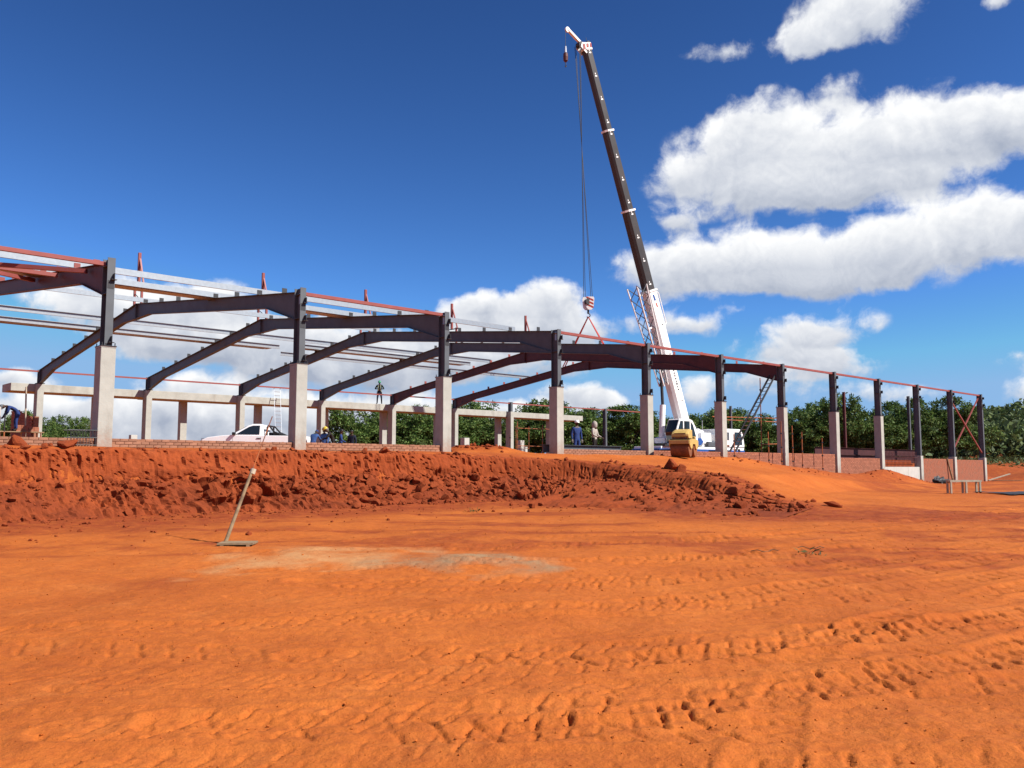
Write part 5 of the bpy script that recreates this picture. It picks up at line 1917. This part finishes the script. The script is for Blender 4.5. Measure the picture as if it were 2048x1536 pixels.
ro.part(MB().path(st_, .014), 'steering_wheel', M_black, local=True)
ro.part(MB().box(-.46, .46, .72, 1.0, .97, 1.14), 'water_tank', M_yellow, local=True, bevel=.05)

# ------------------------------------------------------------------ pickup
pk = Thing('pickup_truck', 'white single cab pickup parked inside the shed, nose to the left', 'pickup', (-13.0, 45.2, FZ + .10), frame='W', rz=R(180) + .03)


def arch(cx, r, z, n=9, up=True):
    return [(cx + r * math.cos(math.pi - math.pi * i / (n - 1)), z + r * math.sin(math.pi - math.pi * i / (n - 1))) for i in range(n)]


# side outline, nose at +x
side = [(-2.62, .55), (-2.62, 1.16), (-.35, 1.18), (1.02, 1.21), (1.55, 1.18), (2.25, 1.09), (2.52, .96), (2.60, .66), (2.58, .40), (2.05, .38)]
side += [(p[0], p[1]) for p in arch(1.58, .44, .40)][::-1] + [(-1.05, .38)] + [(p[0], p[1]) for p in arch(-1.50, .44, .40)][::-1] + [(-2.05, .42)]
body = pk.part(MB().prism(side, 'y', -.90, .90), 'body', M_whitecar, local=True, bevel=.05)
gh = MB()
bt = [(-.52, 1.06), (1.10, 1.07)]
prof = [(-.50, 1.17), (1.14, 1.19), (.28, 1.68), (.05, 1.765), (-.32, 1.765), (-.46, 1.70)]
vs = []
for s in (-1, 1):
    for (x, z) in prof:
        y = .86 - (z - 1.17) * .24
        vs.append((x, s * y, z))
gh.add(vs, [(5, 4, 3, 2, 1, 0), (6, 7, 8, 9, 10, 11)] + [(i, (i + 1) % 6, 6 + (i + 1) % 6, 6 + i) for i in range(6)])
cabb = pk.part(gh, 'cab', M_whitecar, local=True, bevel=.04)
for s in (-1, 1):
    w = [(-.32, 1.23), (.86, 1.23), (.22, 1.62), (.02, 1.68), (-.32, 1.68)]
    pk.part(MB().add([(x, s * (.875 - (z - 1.17) * .24), z) for (x, z) in w], [(0, 1, 2, 3, 4)]), 'side_window', M_glass, parent=cabb, local=True)
    pk.part(MB().box(.83, 1.0, min(s * .89, s * 1.05), max(s * .89, s * 1.05), 1.20, 1.34), 'wing_mirror', M_black, local=True, bevel=.03)
    pk.part(MB().box(-.42, -.20, min(s * .905, s * .925), max(s * .905, s * .925), 1.02, 1.06), 'door_handle', M_black, local=True)
    pk.part(MB().box(-.405, -.395, min(s * .90, s * .9035), max(s * .90, s * .9035), .45, 1.08), 'door_gap', M_black, local=True)
    pk.part(MB().box(.985, .995, min(s * .90, s * .9035), max(s * .90, s * .9035), .45, 1.05), 'door_gap', M_black, local=True)
    pk.part(MB().box(2.36, 2.56, min(s * .55, s * .88), max(s * .55, s * .88), .93, 1.05), 'headlight', M_alu, local=True, bevel=.03)
    pk.part(MB().box(-2.64, -2.615, min(s * .70, s * .88), max(s * .70, s * .88), .70, 1.0), 'tail_light', M_signal, local=True)
ws = [(1.07, -.76, 1.22), (1.07, .76, 1.22), (.35, .66, 1.64), (.35, -.66, 1.64)]
pk.part(MB().add([(x + .03, y, z + .012) for x, y, z in ws], [(0, 1, 2, 3)]), 'windscreen', M_glass, parent=cabb, local=True)
pk.part(MB().box(2.575, 2.62, -.5, .5, .70, .97), 'grille', M_black, local=True)
pk.part(MB().box(2.30, 2.66, -.88, .88, .40, .60), 'bumper', M_whitecar, local=True, bevel=.05)
pk.part(MB().box(-2.5, -.62, -.78, .78, 1.162, 1.188), 'load_bed_liner', M_black, local=True)
rbp = MB()
for s in (-1, 1):
    pk.part(MB().path([(-.66, s * .72, 1.08), (-.66, s * .66, 1.62), (-.72, s * .60, 1.70), (-1.0, s * .68, 1.38), (-1.62, s * .74, 1.10)], .042, n=8), 'roll_bar_side', M_black, local=True)
pk.part(MB().tube((-.70, -.62, 1.68), (-.70, .62, 1.68), .042, n=8), 'roll_bar_hoop', M_black, local=True)
pk.part(MB().box(-1.25, -.72, -.6, .6, 1.09, 1.34), 'tool_box', M_black, local=True, bevel=.03)
for x in (1.58, -1.50):
    for s in (-1, 1):
        wheel_mb = MB().lathe([(.24, -.13), (.35, -.13), (.385, -.08), (.385, .08), (.35, .13), (.24, .13)], 24, (x, s * .80, .385), 'y')
        ww = pk.part(wheel_mb, 'wheel', M_rubber, local=True)
        pk.part(MB().lathe([(.02, -.10), (.24, -.12), (.24, .12), (.02, .10)], 18, (x, s * .80, .385), 'y'), 'rim', M_alu, local=True, parent=ww)
single(MB().lathe([(.24, -.12), (.36, -.12), (.385, -.06), (.385, .06), (.36, .12), (.24, .12)], 20, (0, 0, 0), 'z'), 'spare_wheel', M_rubber, 'spare tyre lying in the bed of the white pickup', 'tyre', (-10.9, 45.2, FZ + 1.22), frame='W', local=True)
# ------------------------------------------------------------------ people
M_skin = mat('dark_skin', (.085, .045, .028), .55, var=.1, scale=20)
M_overall = mat('blue_overall', (.022, .055, .22), .85, var=.22, scale=9, bump=.4, bscale=14)
M_overall_l = mat('faded_blue_overall', (.05, .12, .34), .85, var=.22, scale=9, bump=.4, bscale=14)
M_navy = mat('navy_cloth', (.012, .016, .04), .85, var=.25, scale=9)
M_darkcl = mat('dark_cloth', (.022, .016, .014), .85, var=.25, scale=9)
M_green_dk = mat('dark_green_cloth', (.018, .030, .022), .85, var=.25, scale=9)
M_palecl = mat('pale_cloth', (.55, .48, .42), .85, var=.15, scale=9, bump=.4, bscale=14)
M_boot = mat('work_boot', (.02, .015, .012), .7)
M_hiviz = mat('reflective_tape', (.75, .78, .55), .5)


def helmet_mat(n, c):
    return mat(n, c, .3, var=.04, spec=.5)


def person(loc, rz, label, pose='stand', top=M_overall, legs=M_overall, head=None, hat=None, height=1.75, extras=()):
    """one continuous figure, local facing -Y"""
    J = {'pel': (0, 0, .95), 'spi': (0, .01, 1.12), 'che': (0, .01, 1.32), 'nek': (0, 0, 1.50), 'hed': (0, -.01, 1.57)}
    for s, n in ((-1, 'R'), (1, 'L')):
        J['sho' + n] = (s * .185, .01, 1.42)
        J['elb' + n] = (s * .25, .04, 1.14)
        J['wri' + n] = (s * .25, -.04, .89)
        J['hip' + n] = (s * .09, 0, .91)
        J['kne' + n] = (s * .11, -.02, .50)
        J['ank' + n] = (s * .12, .02, .10)
        J['toe' + n] = (s * .14, -.15, .045)
    if pose == 'arms_front':
        for s, n in ((-1, 'R'), (1, 'L')):
            J['elb' + n] = (s * .34, .0, 1.17)
            J['wri' + n] = (s * .10, -.22, 1.16)
            J['kne' + n] = (s * .15, -.02, .50)
            J['ank' + n] = (s * .17, .02, .10)
            J['toe' + n] = (s * .20, -.15, .045)
        J['hed'] = (0, -.04, 1.565)
    if pose == 'bend':      # bent forward from the hips, arms reaching down
        J.update(pel=(0, .18, .93), spi=(0, .05, 1.06), che=(0, -.16, 1.17), nek=(0, -.36, 1.20), hed=(0, -.43, 1.19))
        for s, n in ((-1, 'R'), (1, 'L')):
            J['sho' + n] = (s * .18, -.26, 1.17)
            J['elb' + n] = (s * .20, -.32, .89)
            J['wri' + n] = (s * .12, -.44, .70)
            J['hip' + n] = (s * .09, .18, .89)
            J['kne' + n] = (s * .11, .08, .49)
            J['ank' + n] = (s * .12, .12, .10)
            J['toe' + n] = (s * .14, -.05, .045)
    if pose == 'lean':      # leaning forward over something, head down
        J.update(spi=(0, -.06, 1.10), che=(0, -.16, 1.27), nek=(0, -.27, 1.42), hed=(0, -.33, 1.47))
        for s, n in ((-1, 'R'), (1, 'L')):
            J['sho' + n] = (s * .19, -.20, 1.36)
            J['elb' + n] = (s * .27, -.34, 1.14)
            J['wri' + n] = (s * .16, -.54, 1.06)
    if pose == 'turn':
        for s, n in ((-1, 'R'), (1, 'L')):
            J['elb' + n] = (s * .26, -.05, 1.15)
            J['wri' + n] = (s * .18, -.28, 1.05)
    k = height / 1.75
    names = list(J)
    ix = {n: i for i, n in enumerate(names)}
    ed = [('pel', 'spi'), ('spi', 'che'), ('che', 'nek'), ('nek', 'hed')]
    for n in 'RL':
        ed += [('che', 'sho' + n), ('sho' + n, 'elb' + n), ('elb' + n, 'wri' + n), ('pel', 'hip' + n), ('hip' + n, 'kne' + n), ('kne' + n, 'ank' + n), ('ank' + n, 'toe' + n)]
    rad = {'pel': (.155, .115), 'spi': (.145, .105), 'che': (.165, .115), 'nek': (.056, .058), 'hed': (.055, .06), 'sho': (.078, .075), 'elb': (.052, .052), 'wri': (.036, .036), 'hip': (.10, .10), 'kne': (.068, .068), 'ank': (.05, .05), 'toe': (.045, .038)}
    me = bpy.data.meshes.new('person')
    me.from_pydata([Vector(J[n]) * k for n in names], [(ix[a], ix[b]) for a, b in ed], [])
    o = bpy.data.objects.new('person_rig', me)
    C.objects.link(o)
    sk = o.modifiers.new('skin', 'SKIN')
    sk.use_smooth_shade = True
    for i, n in enumerate(names):
        r = rad[n[:3]]
        me.skin_vertices[0].data[i].radius = (r[0] * k, r[1] * k)
        me.skin_vertices[0].data[i].use_root = (n == 'pel')
    ss = o.modifiers.new('sub', 'SUBSURF')
    ss.levels = ss.render_levels = 1
    dg = bpy.context.evaluated_depsgraph_get()
    ev = bpy.data.meshes.new_from_object(o.evaluated_get(dg))
    bpy.data.objects.remove(o, do_unlink=True)
    bm = bmesh.new()
    bm.from_mesh(ev)
    # head with brow, nose, chin and ears
    hc = Vector(J['hed']) * k + (Vector(J['hed']) - Vector(J['nek'])).normalized() * .075 * k
    ax = (Vector(J['hed']) - Vector(J['nek'])).normalized()
    ax = (ax + Vector((0, 0, 1)) * (.6 if pose != 'bend' else .1)).normalized()
    fw = Vector((0, -1, 0))
    if pose in ('bend',):
        fw = Vector((0, -.25, -1))
    if pose == 'lean':
        fw = Vector((0, -.8, -.6))
    fw = (fw - ax * fw.dot(ax)).normalized()
    sx = fw.cross(ax)
    hb_m = bmesh.new()
    bmesh.ops.create_icosphere(hb_m, subdivisions=3, radius=1)
    for v in hb_m.verts:
        x, y, z = v.co           # x side, y back, z up
        w = .078 * (1 - .22 * max(0, -z))
        d = .098 * (1 - .10 * max(0, -z))
        if y < 0:
            d += .020 * math.exp(-((x / .2) ** 2 + ((z + .08) / .22) ** 2))       # nose
            d -= .012 * math.exp(-(((abs(x) - .38) / .2) ** 2 + ((z - .10) / .14) ** 2))   # eye sockets
            d += .006 * math.exp(-((x / .4) ** 2 + ((z + .46) / .10) ** 2))       # lips
        if abs(x) > .86:
            w += .016 * math.exp(-(((y - .1) / .2) ** 2 + ((z + .02) / .3) ** 2))      # ears
        v.co = hc + (sx * (x * w) + fw * (-y * d) + ax * (z * .118)) * k
    for fce in hb_m.faces:
        fce.material_index = 2
        fce.smooth = True
    tm = bpy.data.meshes.new('tmp')
    hb_m.to_mesh(tm)
    hb_m.free()
    # assign clothing by the nearest bone
    bm.faces.ensure_lookup_table()
    segs_ = [(Vector(J[a]) * k, Vector(J[b]) * k, a, b) for a, b in ed]
    for fce in bm.faces:
        c = fce.calc_center_median()
        best, bn = 9, None
        for p, q, a, b in segs_:
            t_ = max(0, min(1, (c - p).dot(q - p) / (q - p).length_squared))
            dd = (c - p - (q - p) * t_).length
            if dd < best:
                best, bn = dd, (a, b, t_)
        a, b, t_ = bn
        mi = 0
        if a[:3] in ('hip', 'kne') or b[:3] == 'hip':
            mi = 1
        if a[:3] == 'ank' or (b[:3] == 'ank' and t_ > .85):
            mi = 3
        if a == 'nek' or (b == 'nek' and t_ > .75):
            mi = 2
        if b[:3] == 'wri' and t_ > .9:
            mi = 2
        fce.material_index = mi
        fce.smooth = True
    bm.from_mesh(tm)
    # hands: palm and five fingers
    for n, s in (('R', -1), ('L', 1)):
        w_, e_ = Vector(J['wri' + n]) * k, Vector(J['elb' + n]) * k
        d = (w_ - e_).normalized()
        side_ = d.cross(Vector((0, 0, 1)))
        if side_.length < .3:
            side_ = Vector((0, 1, 0))
        side_.normalize()
        hm = MB()
        pe = w_ + d * .085 * k
        hm.beam(w_ - d * .02, pe, .05 * k, .03 * k, up=d.cross(side_), w1=.075 * k, h1=.026 * k)
        for i in range(4):
            L_ = (.068, .078, .073, .058)[i] * k
            st = pe + side_ * ((i - 1.5) * .019 * k)
            kn = st + d * L_ * .5
            tp = kn + (d * .75 + Vector((0, -.4, -.5))).normalized() * L_ * .5
            hm.tube(st, kn, .0095 * k, .009 * k, n=5)
            hm.tube(kn, tp, .009 * k, .006 * k, n=5)
        th0 = w_ + d * .025 * k + side_ * (-s * .03 * k)
        th1 = th0 + (d * .6 - side_ * s * .8).normalized() * .045 * k
        hm.tube(th0, th1, .012 * k, .010 * k, n=5)
        hm.tube(th1, th1 + d * .035 * k, .010 * k, .007 * k, n=5)
        t2 = hm.mesh('tmp2', M_skin)
        b2 = bmesh.new()
        b2.from_mesh(t2)
        for fce in b2.faces:
            fce.material_index = 2
        b2.to_mesh(t2)
        b2.free()
        bm.from_mesh(t2)
    out = bpy.data.meshes.new('person')
    bm.to_mesh(out)
    bm.free()
    for m in (top, legs, M_skin, M_boot):
        out.materials.append(m)
    p = bpy.data.objects.new('person', out)
    C.objects.link(p)
    p.location = loc
    p.rotation_euler = (0, 0, rz)
    tag(p, label, 'person', 'workers on the site')
    Mh = Matrix((sx, -fw, ax)).transposed().to_4x4()
    Mh.translation = hc

    def kid(mb, nm, m, smooth=True):
        c = mb.build(nm, m, None, smooth=smooth)
        c.parent = p
        c.matrix_local = Mh if nm in ('helmet', 'cap', 'hood', 'hair') else Matrix.Identity(4)
        return c
    kk = k
    if hat and hat[0] == 'helmet':
        pr = [(.112, .035), (.118, .045), (.112, .075), (.100, .115), (.072, .150), (.035, .166), (.004, .170)]
        mb = MB().lathe([(r * kk, z * kk) for r, z in pr], 18)
        mb.v = [(x * .96, y * 1.12, z) for x, y, z in mb.v]
        mb.prism([(-.07 * kk, -.11 * kk), (.07 * kk, -.11 * kk), (.05 * kk, -.165 * kk), (0, -.18 * kk), (-.05 * kk, -.165 * kk)], 'z', .036 * kk, .046 * kk)
        mb.box(-.012 * kk, .012 * kk, -.09 * kk, .09 * kk, .13 * kk, .172 * kk)
        kid(mb, 'helmet', hat[1])
    elif hat and hat[0] == 'cap':
        pr = [(.094, .020), (.096, .07), (.080, .112), (.04, .13), (.004, .134)]
        mb = MB().lathe([(r * kk, z * kk) for r, z in pr], 16)
        mb.v = [(x * .90, y * 1.10, z) for x, y, z in mb.v]
        mb.prism([(-.06 * kk, -.09 * kk), (.06 * kk, -.09 * kk), (.04 * kk, -.16 * kk), (-.04 * kk, -.16 * kk)], 'z', .03 * kk, .04 * kk)
        kid(mb, 'cap', hat[1])
    elif hat and hat[0] == 'hood':
        pr = [(.10, -.16), (.125, -.08), (.128, .03), (.112, .10), (.07, .155), (.03, .18), (.004, .187)]
        mb = MB().lathe([(r * kk, z * kk) for r, z in pr], 16)
        mb.v = [(x * .92, y * 1.08 + .018, z) for x, y, z in mb.v]
        kid(mb, 'hood', hat[1])
    else:
        pr = [(.088, .03), (.090, .07), (.07, .108), (.03, .124), (.004, .127)]
        mb = MB().lathe([(r * kk, z * kk) for r, z in pr], 14)
        mb.v = [(x * .92, y * 1.12 + .008, z) for x, y, z in mb.v]
        kid(mb, 'hair', M_black)
    for nm, mb, m in extras:
        mb.v = [(a * k, b * k, c * k) for a, b, c in mb.v]
        kid(mb, nm, m, smooth=False)
    return p


def gz_(x, y):
    return float(H(np.array([x]), np.array([y]))[0])


def harness():
    out = []
    for s in (-1, 1):
        mb = MB()
        mb.path([(s * .10, -.115, 1.45), (s * .085, -.15, 1.30), (s * .10, -.142, 1.05)], .016, n=5)
        out.append(('harness_strap', mb, M_hiviz))
        mb = MB().path([(s * .10, -.142, 1.05), (s * .19, -.06, .93), (s * .20, -.0, .80)], .016, n=5)
        out.append(('leg_strap', mb, M_hiviz))
    mb = MB().path([(-.15, -.115, 1.06), (0, -.145, 1.05), (.15, -.115, 1.06)], .018, n=5)
    out.append(('harness_belt', mb, M_redbr))
    return out


p6 = B(29.2, SPAN + .55)
person((p6.x, p6.y, 6.285), .05, 'worker in green helmet and harness standing on the long concrete beam', 'arms_front', M_green_dk, M_navy, hat=('helmet', helmet_mat('green_helmet', (.03, .38, .16))), height=1.72, extras=harness())
person((-9.95, 44.2, FZ), R(180) - .35, 'worker in faded blue overalls and blue cap with back turned, beside the pickup tailgate', 'lean', M_overall_l, M_overall, hat=('cap', M_overall), height=1.66)
person((-9.75, 46.0, FZ), -.5, 'worker in red helmet behind the man in faded blue overalls', 'stand', M_overall_l, M_overall, hat=('helmet', helmet_mat('red_helmet', (.62, .035, .02))), height=1.70)
person((-8.95, 44.5, FZ), R(-75), 'worker in yellow helmet and dark jacket bending over beside the tailgate', 'lean', M_darkcl, M_darkcl, hat=('helmet', helmet_mat('yellow_helmet', (.75, .55, .04))), height=1.80)
person((-8.80, 45.6, FZ), R(100), 'worker in dark blue jacket standing right behind the yellow helmet', 'turn', M_overall, M_overall, hat=('cap', M_black), height=1.62)
sqm = MB()
for (a, b, c, d) in ((-.09, .09, 1.36, 1.39), (-.09, .09, 1.20, 1.23), (-.09, -.06, 1.23, 1.36), (.06, .09, 1.23, 1.36)):
    sqm.box(a, b, .132, .140, c, d)
person((-8.55, 47.3, FZ), R(-20), 'bareheaded man in navy vest with a white square on the back', 'stand', M_navy, M_navy, height=1.66, extras=[('back_emblem', sqm, M_white)])
prn = MB()
for (a, b, c, d) in ((-.12, -.07, 1.12, 1.38), (-.03, .06, 1.28, 1.38), (-.02, .07, 1.16, 1.24), (-.12, .07, 1.10, 1.13)):
    prn.box(a, b, .132, .140, c, d)
q = B(21.3, 1.9)
person((q.x, q.y, 2.0), R(25), 'worker in white helmet and blue overalls beside the fourth near pillar', 'stand', M_overall, M_overall, hat=('helmet', helmet_mat('white_helmet', (.80, .80, .74))), height=1.72, extras=[('back_print', prn, M_white)])
q = B(22.35, 1.75)
person((q.x, q.y, 1.98), R(60), 'figure in pale hooded jacket right of the man in the white helmet', 'turn', M_palecl, M_darkcl, hat=('hood', M_palecl), height=1.70)
q = B(3.2, 22.0)
person((q.x, q.y, 3.347), BA + R(-90), 'bricklayer in blue overalls bending over the trestle at far left', 'bend', M_overall, M_overall, hat=('cap', M_steel), height=1.74)

# ------------------------------------------------------------------ small things about the site
# leaning pole with a thin rod, and its board
bx0 = Vector((-5.06, 15.75, gz_(-5.06, 15.75) - .03))
tp0 = Vector((-4.72, 16.15, bx0.z + 1.32))
tp1 = Vector((-4.46, 16.45, bx0.z + 2.32))
pl = Thing('leaning_pole', 'pale timber pole tipped with a thin rod leaning in front of the bank', 'pole', tuple(bx0), frame='W')
pl.part(MB().tube(bx0, tp0, .034, .028, n=10), 'shaft', M_wood)
pl.part(MB().tube(tp0 - (tp1 - tp0).normalized() * .25, tp1, .010, n=8), 'rod', M_orange)
pl.part(MB().tube(tp0 + Vector((0, 0, -.06)), tp0 + Vector((.02, .02, .03)), .05, n=10), 'binding', M_woodpale)
bd = Thing('formwork_board', 'grey timber board lying on the soil at the foot of the leaning pole', 'board', (-4.78, 15.62, gz_(-4.78, 15.62)), frame='W', rz=.1)
for i in range(3):
    bd.part(MB().box(-.30, .30, -.26 + i * .175, -.095 + i * .175, .02, .05), 'plank', M_wood, local=True)
for x in (-.22, .22):
    bd.part(MB().box(x - .03, x + .03, -.26, .26, -.02, .018), 'batten', M_wood, local=True)
# trestle, sheet, tarpaulin, planks at the right
bz_ = gz_(20.1, 39.6)
tr_ = Thing('trestle_table', 'white timber trestle strewn with scraps at the right', 'trestle', (20.1, 39.6, bz_), frame='W', rz=.12)
tr_.part(MB().box(-.75, .75, -.16, .16, .50, .58), 'top', M_woodpale, local=True)
for x in (-.70, .02, .68):
    for y in (-.13, .13):
        tr_.part(MB().box(x - .035, x + .035, y - .035, y + .035, 0, .498), 'leg', M_woodpale, local=True)
sheet = MB()
V_ = []
nx_, ny_ = 26, 10
for i in range(nx_ + 1):
    for j in range(ny_ + 1):
        x, y = 20.6 + 5.2 * i / nx_, 36.6 + 3.2 * j / ny_ + .3 * math.sin(i * .7)
        V_.append((x, y, gz_(x, y) + .05 + .03 * mnoise.noise(Vector((x * 1.5, y * 1.5, 0)))))
sheet.add(V_, [(i * (ny_ + 1) + j, (i + 1) * (ny_ + 1) + j, (i + 1) * (ny_ + 1) + j + 1, i * (ny_ + 1) + j + 1) for i in range(nx_) for j in range(ny_)])
M_sheet = mat('black_sheeting', (.045, .042, .048), .6, var=.3, scale=3)
so = single(sheet, 'plastic_sheet', M_sheet, 'dusty black plastic sheet spread on the ground right of the trestle', 'sheet', (23, 39, .5), frame='W')
sl = so.modifiers.new('thickness', 'SOLIDIFY')
sl.thickness = .01
tz = gz_(19.0, 42.2)
tarp = bpy.data.objects.new('crumpled_tarpaulin', clod_mesh('crumpled_tarpaulin', 77, 4, M_sheet))
C.objects.link(tarp)
tb = B(54.0, -1.3)
tarp.location = (tb.x, tb.y, gz_(tb.x, tb.y) + .15)
for v_ in tarp.data.vertices:
    v_.co *= 1 + .45 * mnoise.noise(v_.co * 3.1) + .25 * mnoise.noise(v_.co * 7.3)
tarp.scale = (.75, .45, .36)
tag(tarp, 'crumpled black tarpaulin lying at the foot of the tenth pillar', 'tarpaulin')
single(MB().box(-.42, .42, -.11, .11, 0, .16), 'timber_block', M_woodpale, 'white timber block at the right edge on the black sheet', 'timber', (23.0, 38.6, gz_(23.0, 38.6) + .07), frame='W', rz=.06, local=True, bevel=.01)
q = B(66.9, -.9)
single(MB().beam((-.9, 0, .05), (.9, .2, .55), .2, .06), 'timber_plank', M_woodpale, 'pale plank tilted on the ground right of the last pillar', 'plank', (q.x, q.y, gz_(q.x, q.y)), 'loose planks on the right', frame='W', local=True)
single(MB().beam((-.9, -.5, .05), (1.2, -.9, .06), .2, .05), 'timber_plank', M_wood, 'brown plank lying flat in front of the last pillar', 'plank', (q.x, q.y, gz_(q.x, q.y)), 'loose planks on the right', frame='W', local=True)
# white stone, twigs and green sprigs on the flat
st_p = B(14.75, -6.6)
so = bpy.data.objects.new('stone', clod_mesh('stone', 91, 2, M_conc_pale))
C.objects.link(so)
so.location = (4.05, 27.6, 1.15)
zz = gz_(4.05, 27.6)
so.location.z = zz + .16
so.scale = (.15, .08, .07)
tag(so, 'single white stone on the dark slope left of the ramp boulders', 'stone')
for (x, y, r_, lab) in ((3.9, 14.6, 2.2, 'thin dark twig lying on the flat right of centre'), (4.75, 14.9, .4, 'second short twig beside the dark one')):
    pts = [Vector((x + i * .09, y + .05 * math.sin(i * 1.3 + r_), gz_(x + i * .09, y) + .02 + .02 * math.sin(i * 1.9))) for i in range(6)]
    single(MB().path(pts, .006, n=5), 'twig', M_bark, lab, 'twig', tuple(pts[0]), 'twigs on the flat', frame='W')
for (x, y, n_, lab) in ((4.75, 14.2, 22, 'small sprig of pale green leaves lying on the orange soil'), (-1.0, 23.6, 30, 'tuft of dry green weeds at the foot of the bank')):
    z = gz_(x, y)
    v, f_ = leaf_quads(np.array([x, y, z + .03]) + npr.normal(0, .07, (n_, 3)) * [1.4, 1, .25], np.tile([[0, 0, .6]], (n_, 1)), .13, .025, n_)
    me = bpy.data.meshes.new('weed')
    me.from_pydata(v.tolist(), [], f_.tolist())
    me.materials.append(M_leaf2)
    o = bpy.data.objects.new('weed', me)
    C.objects.link(o)
    tag(o, lab, 'plant', 'weeds on the soil')
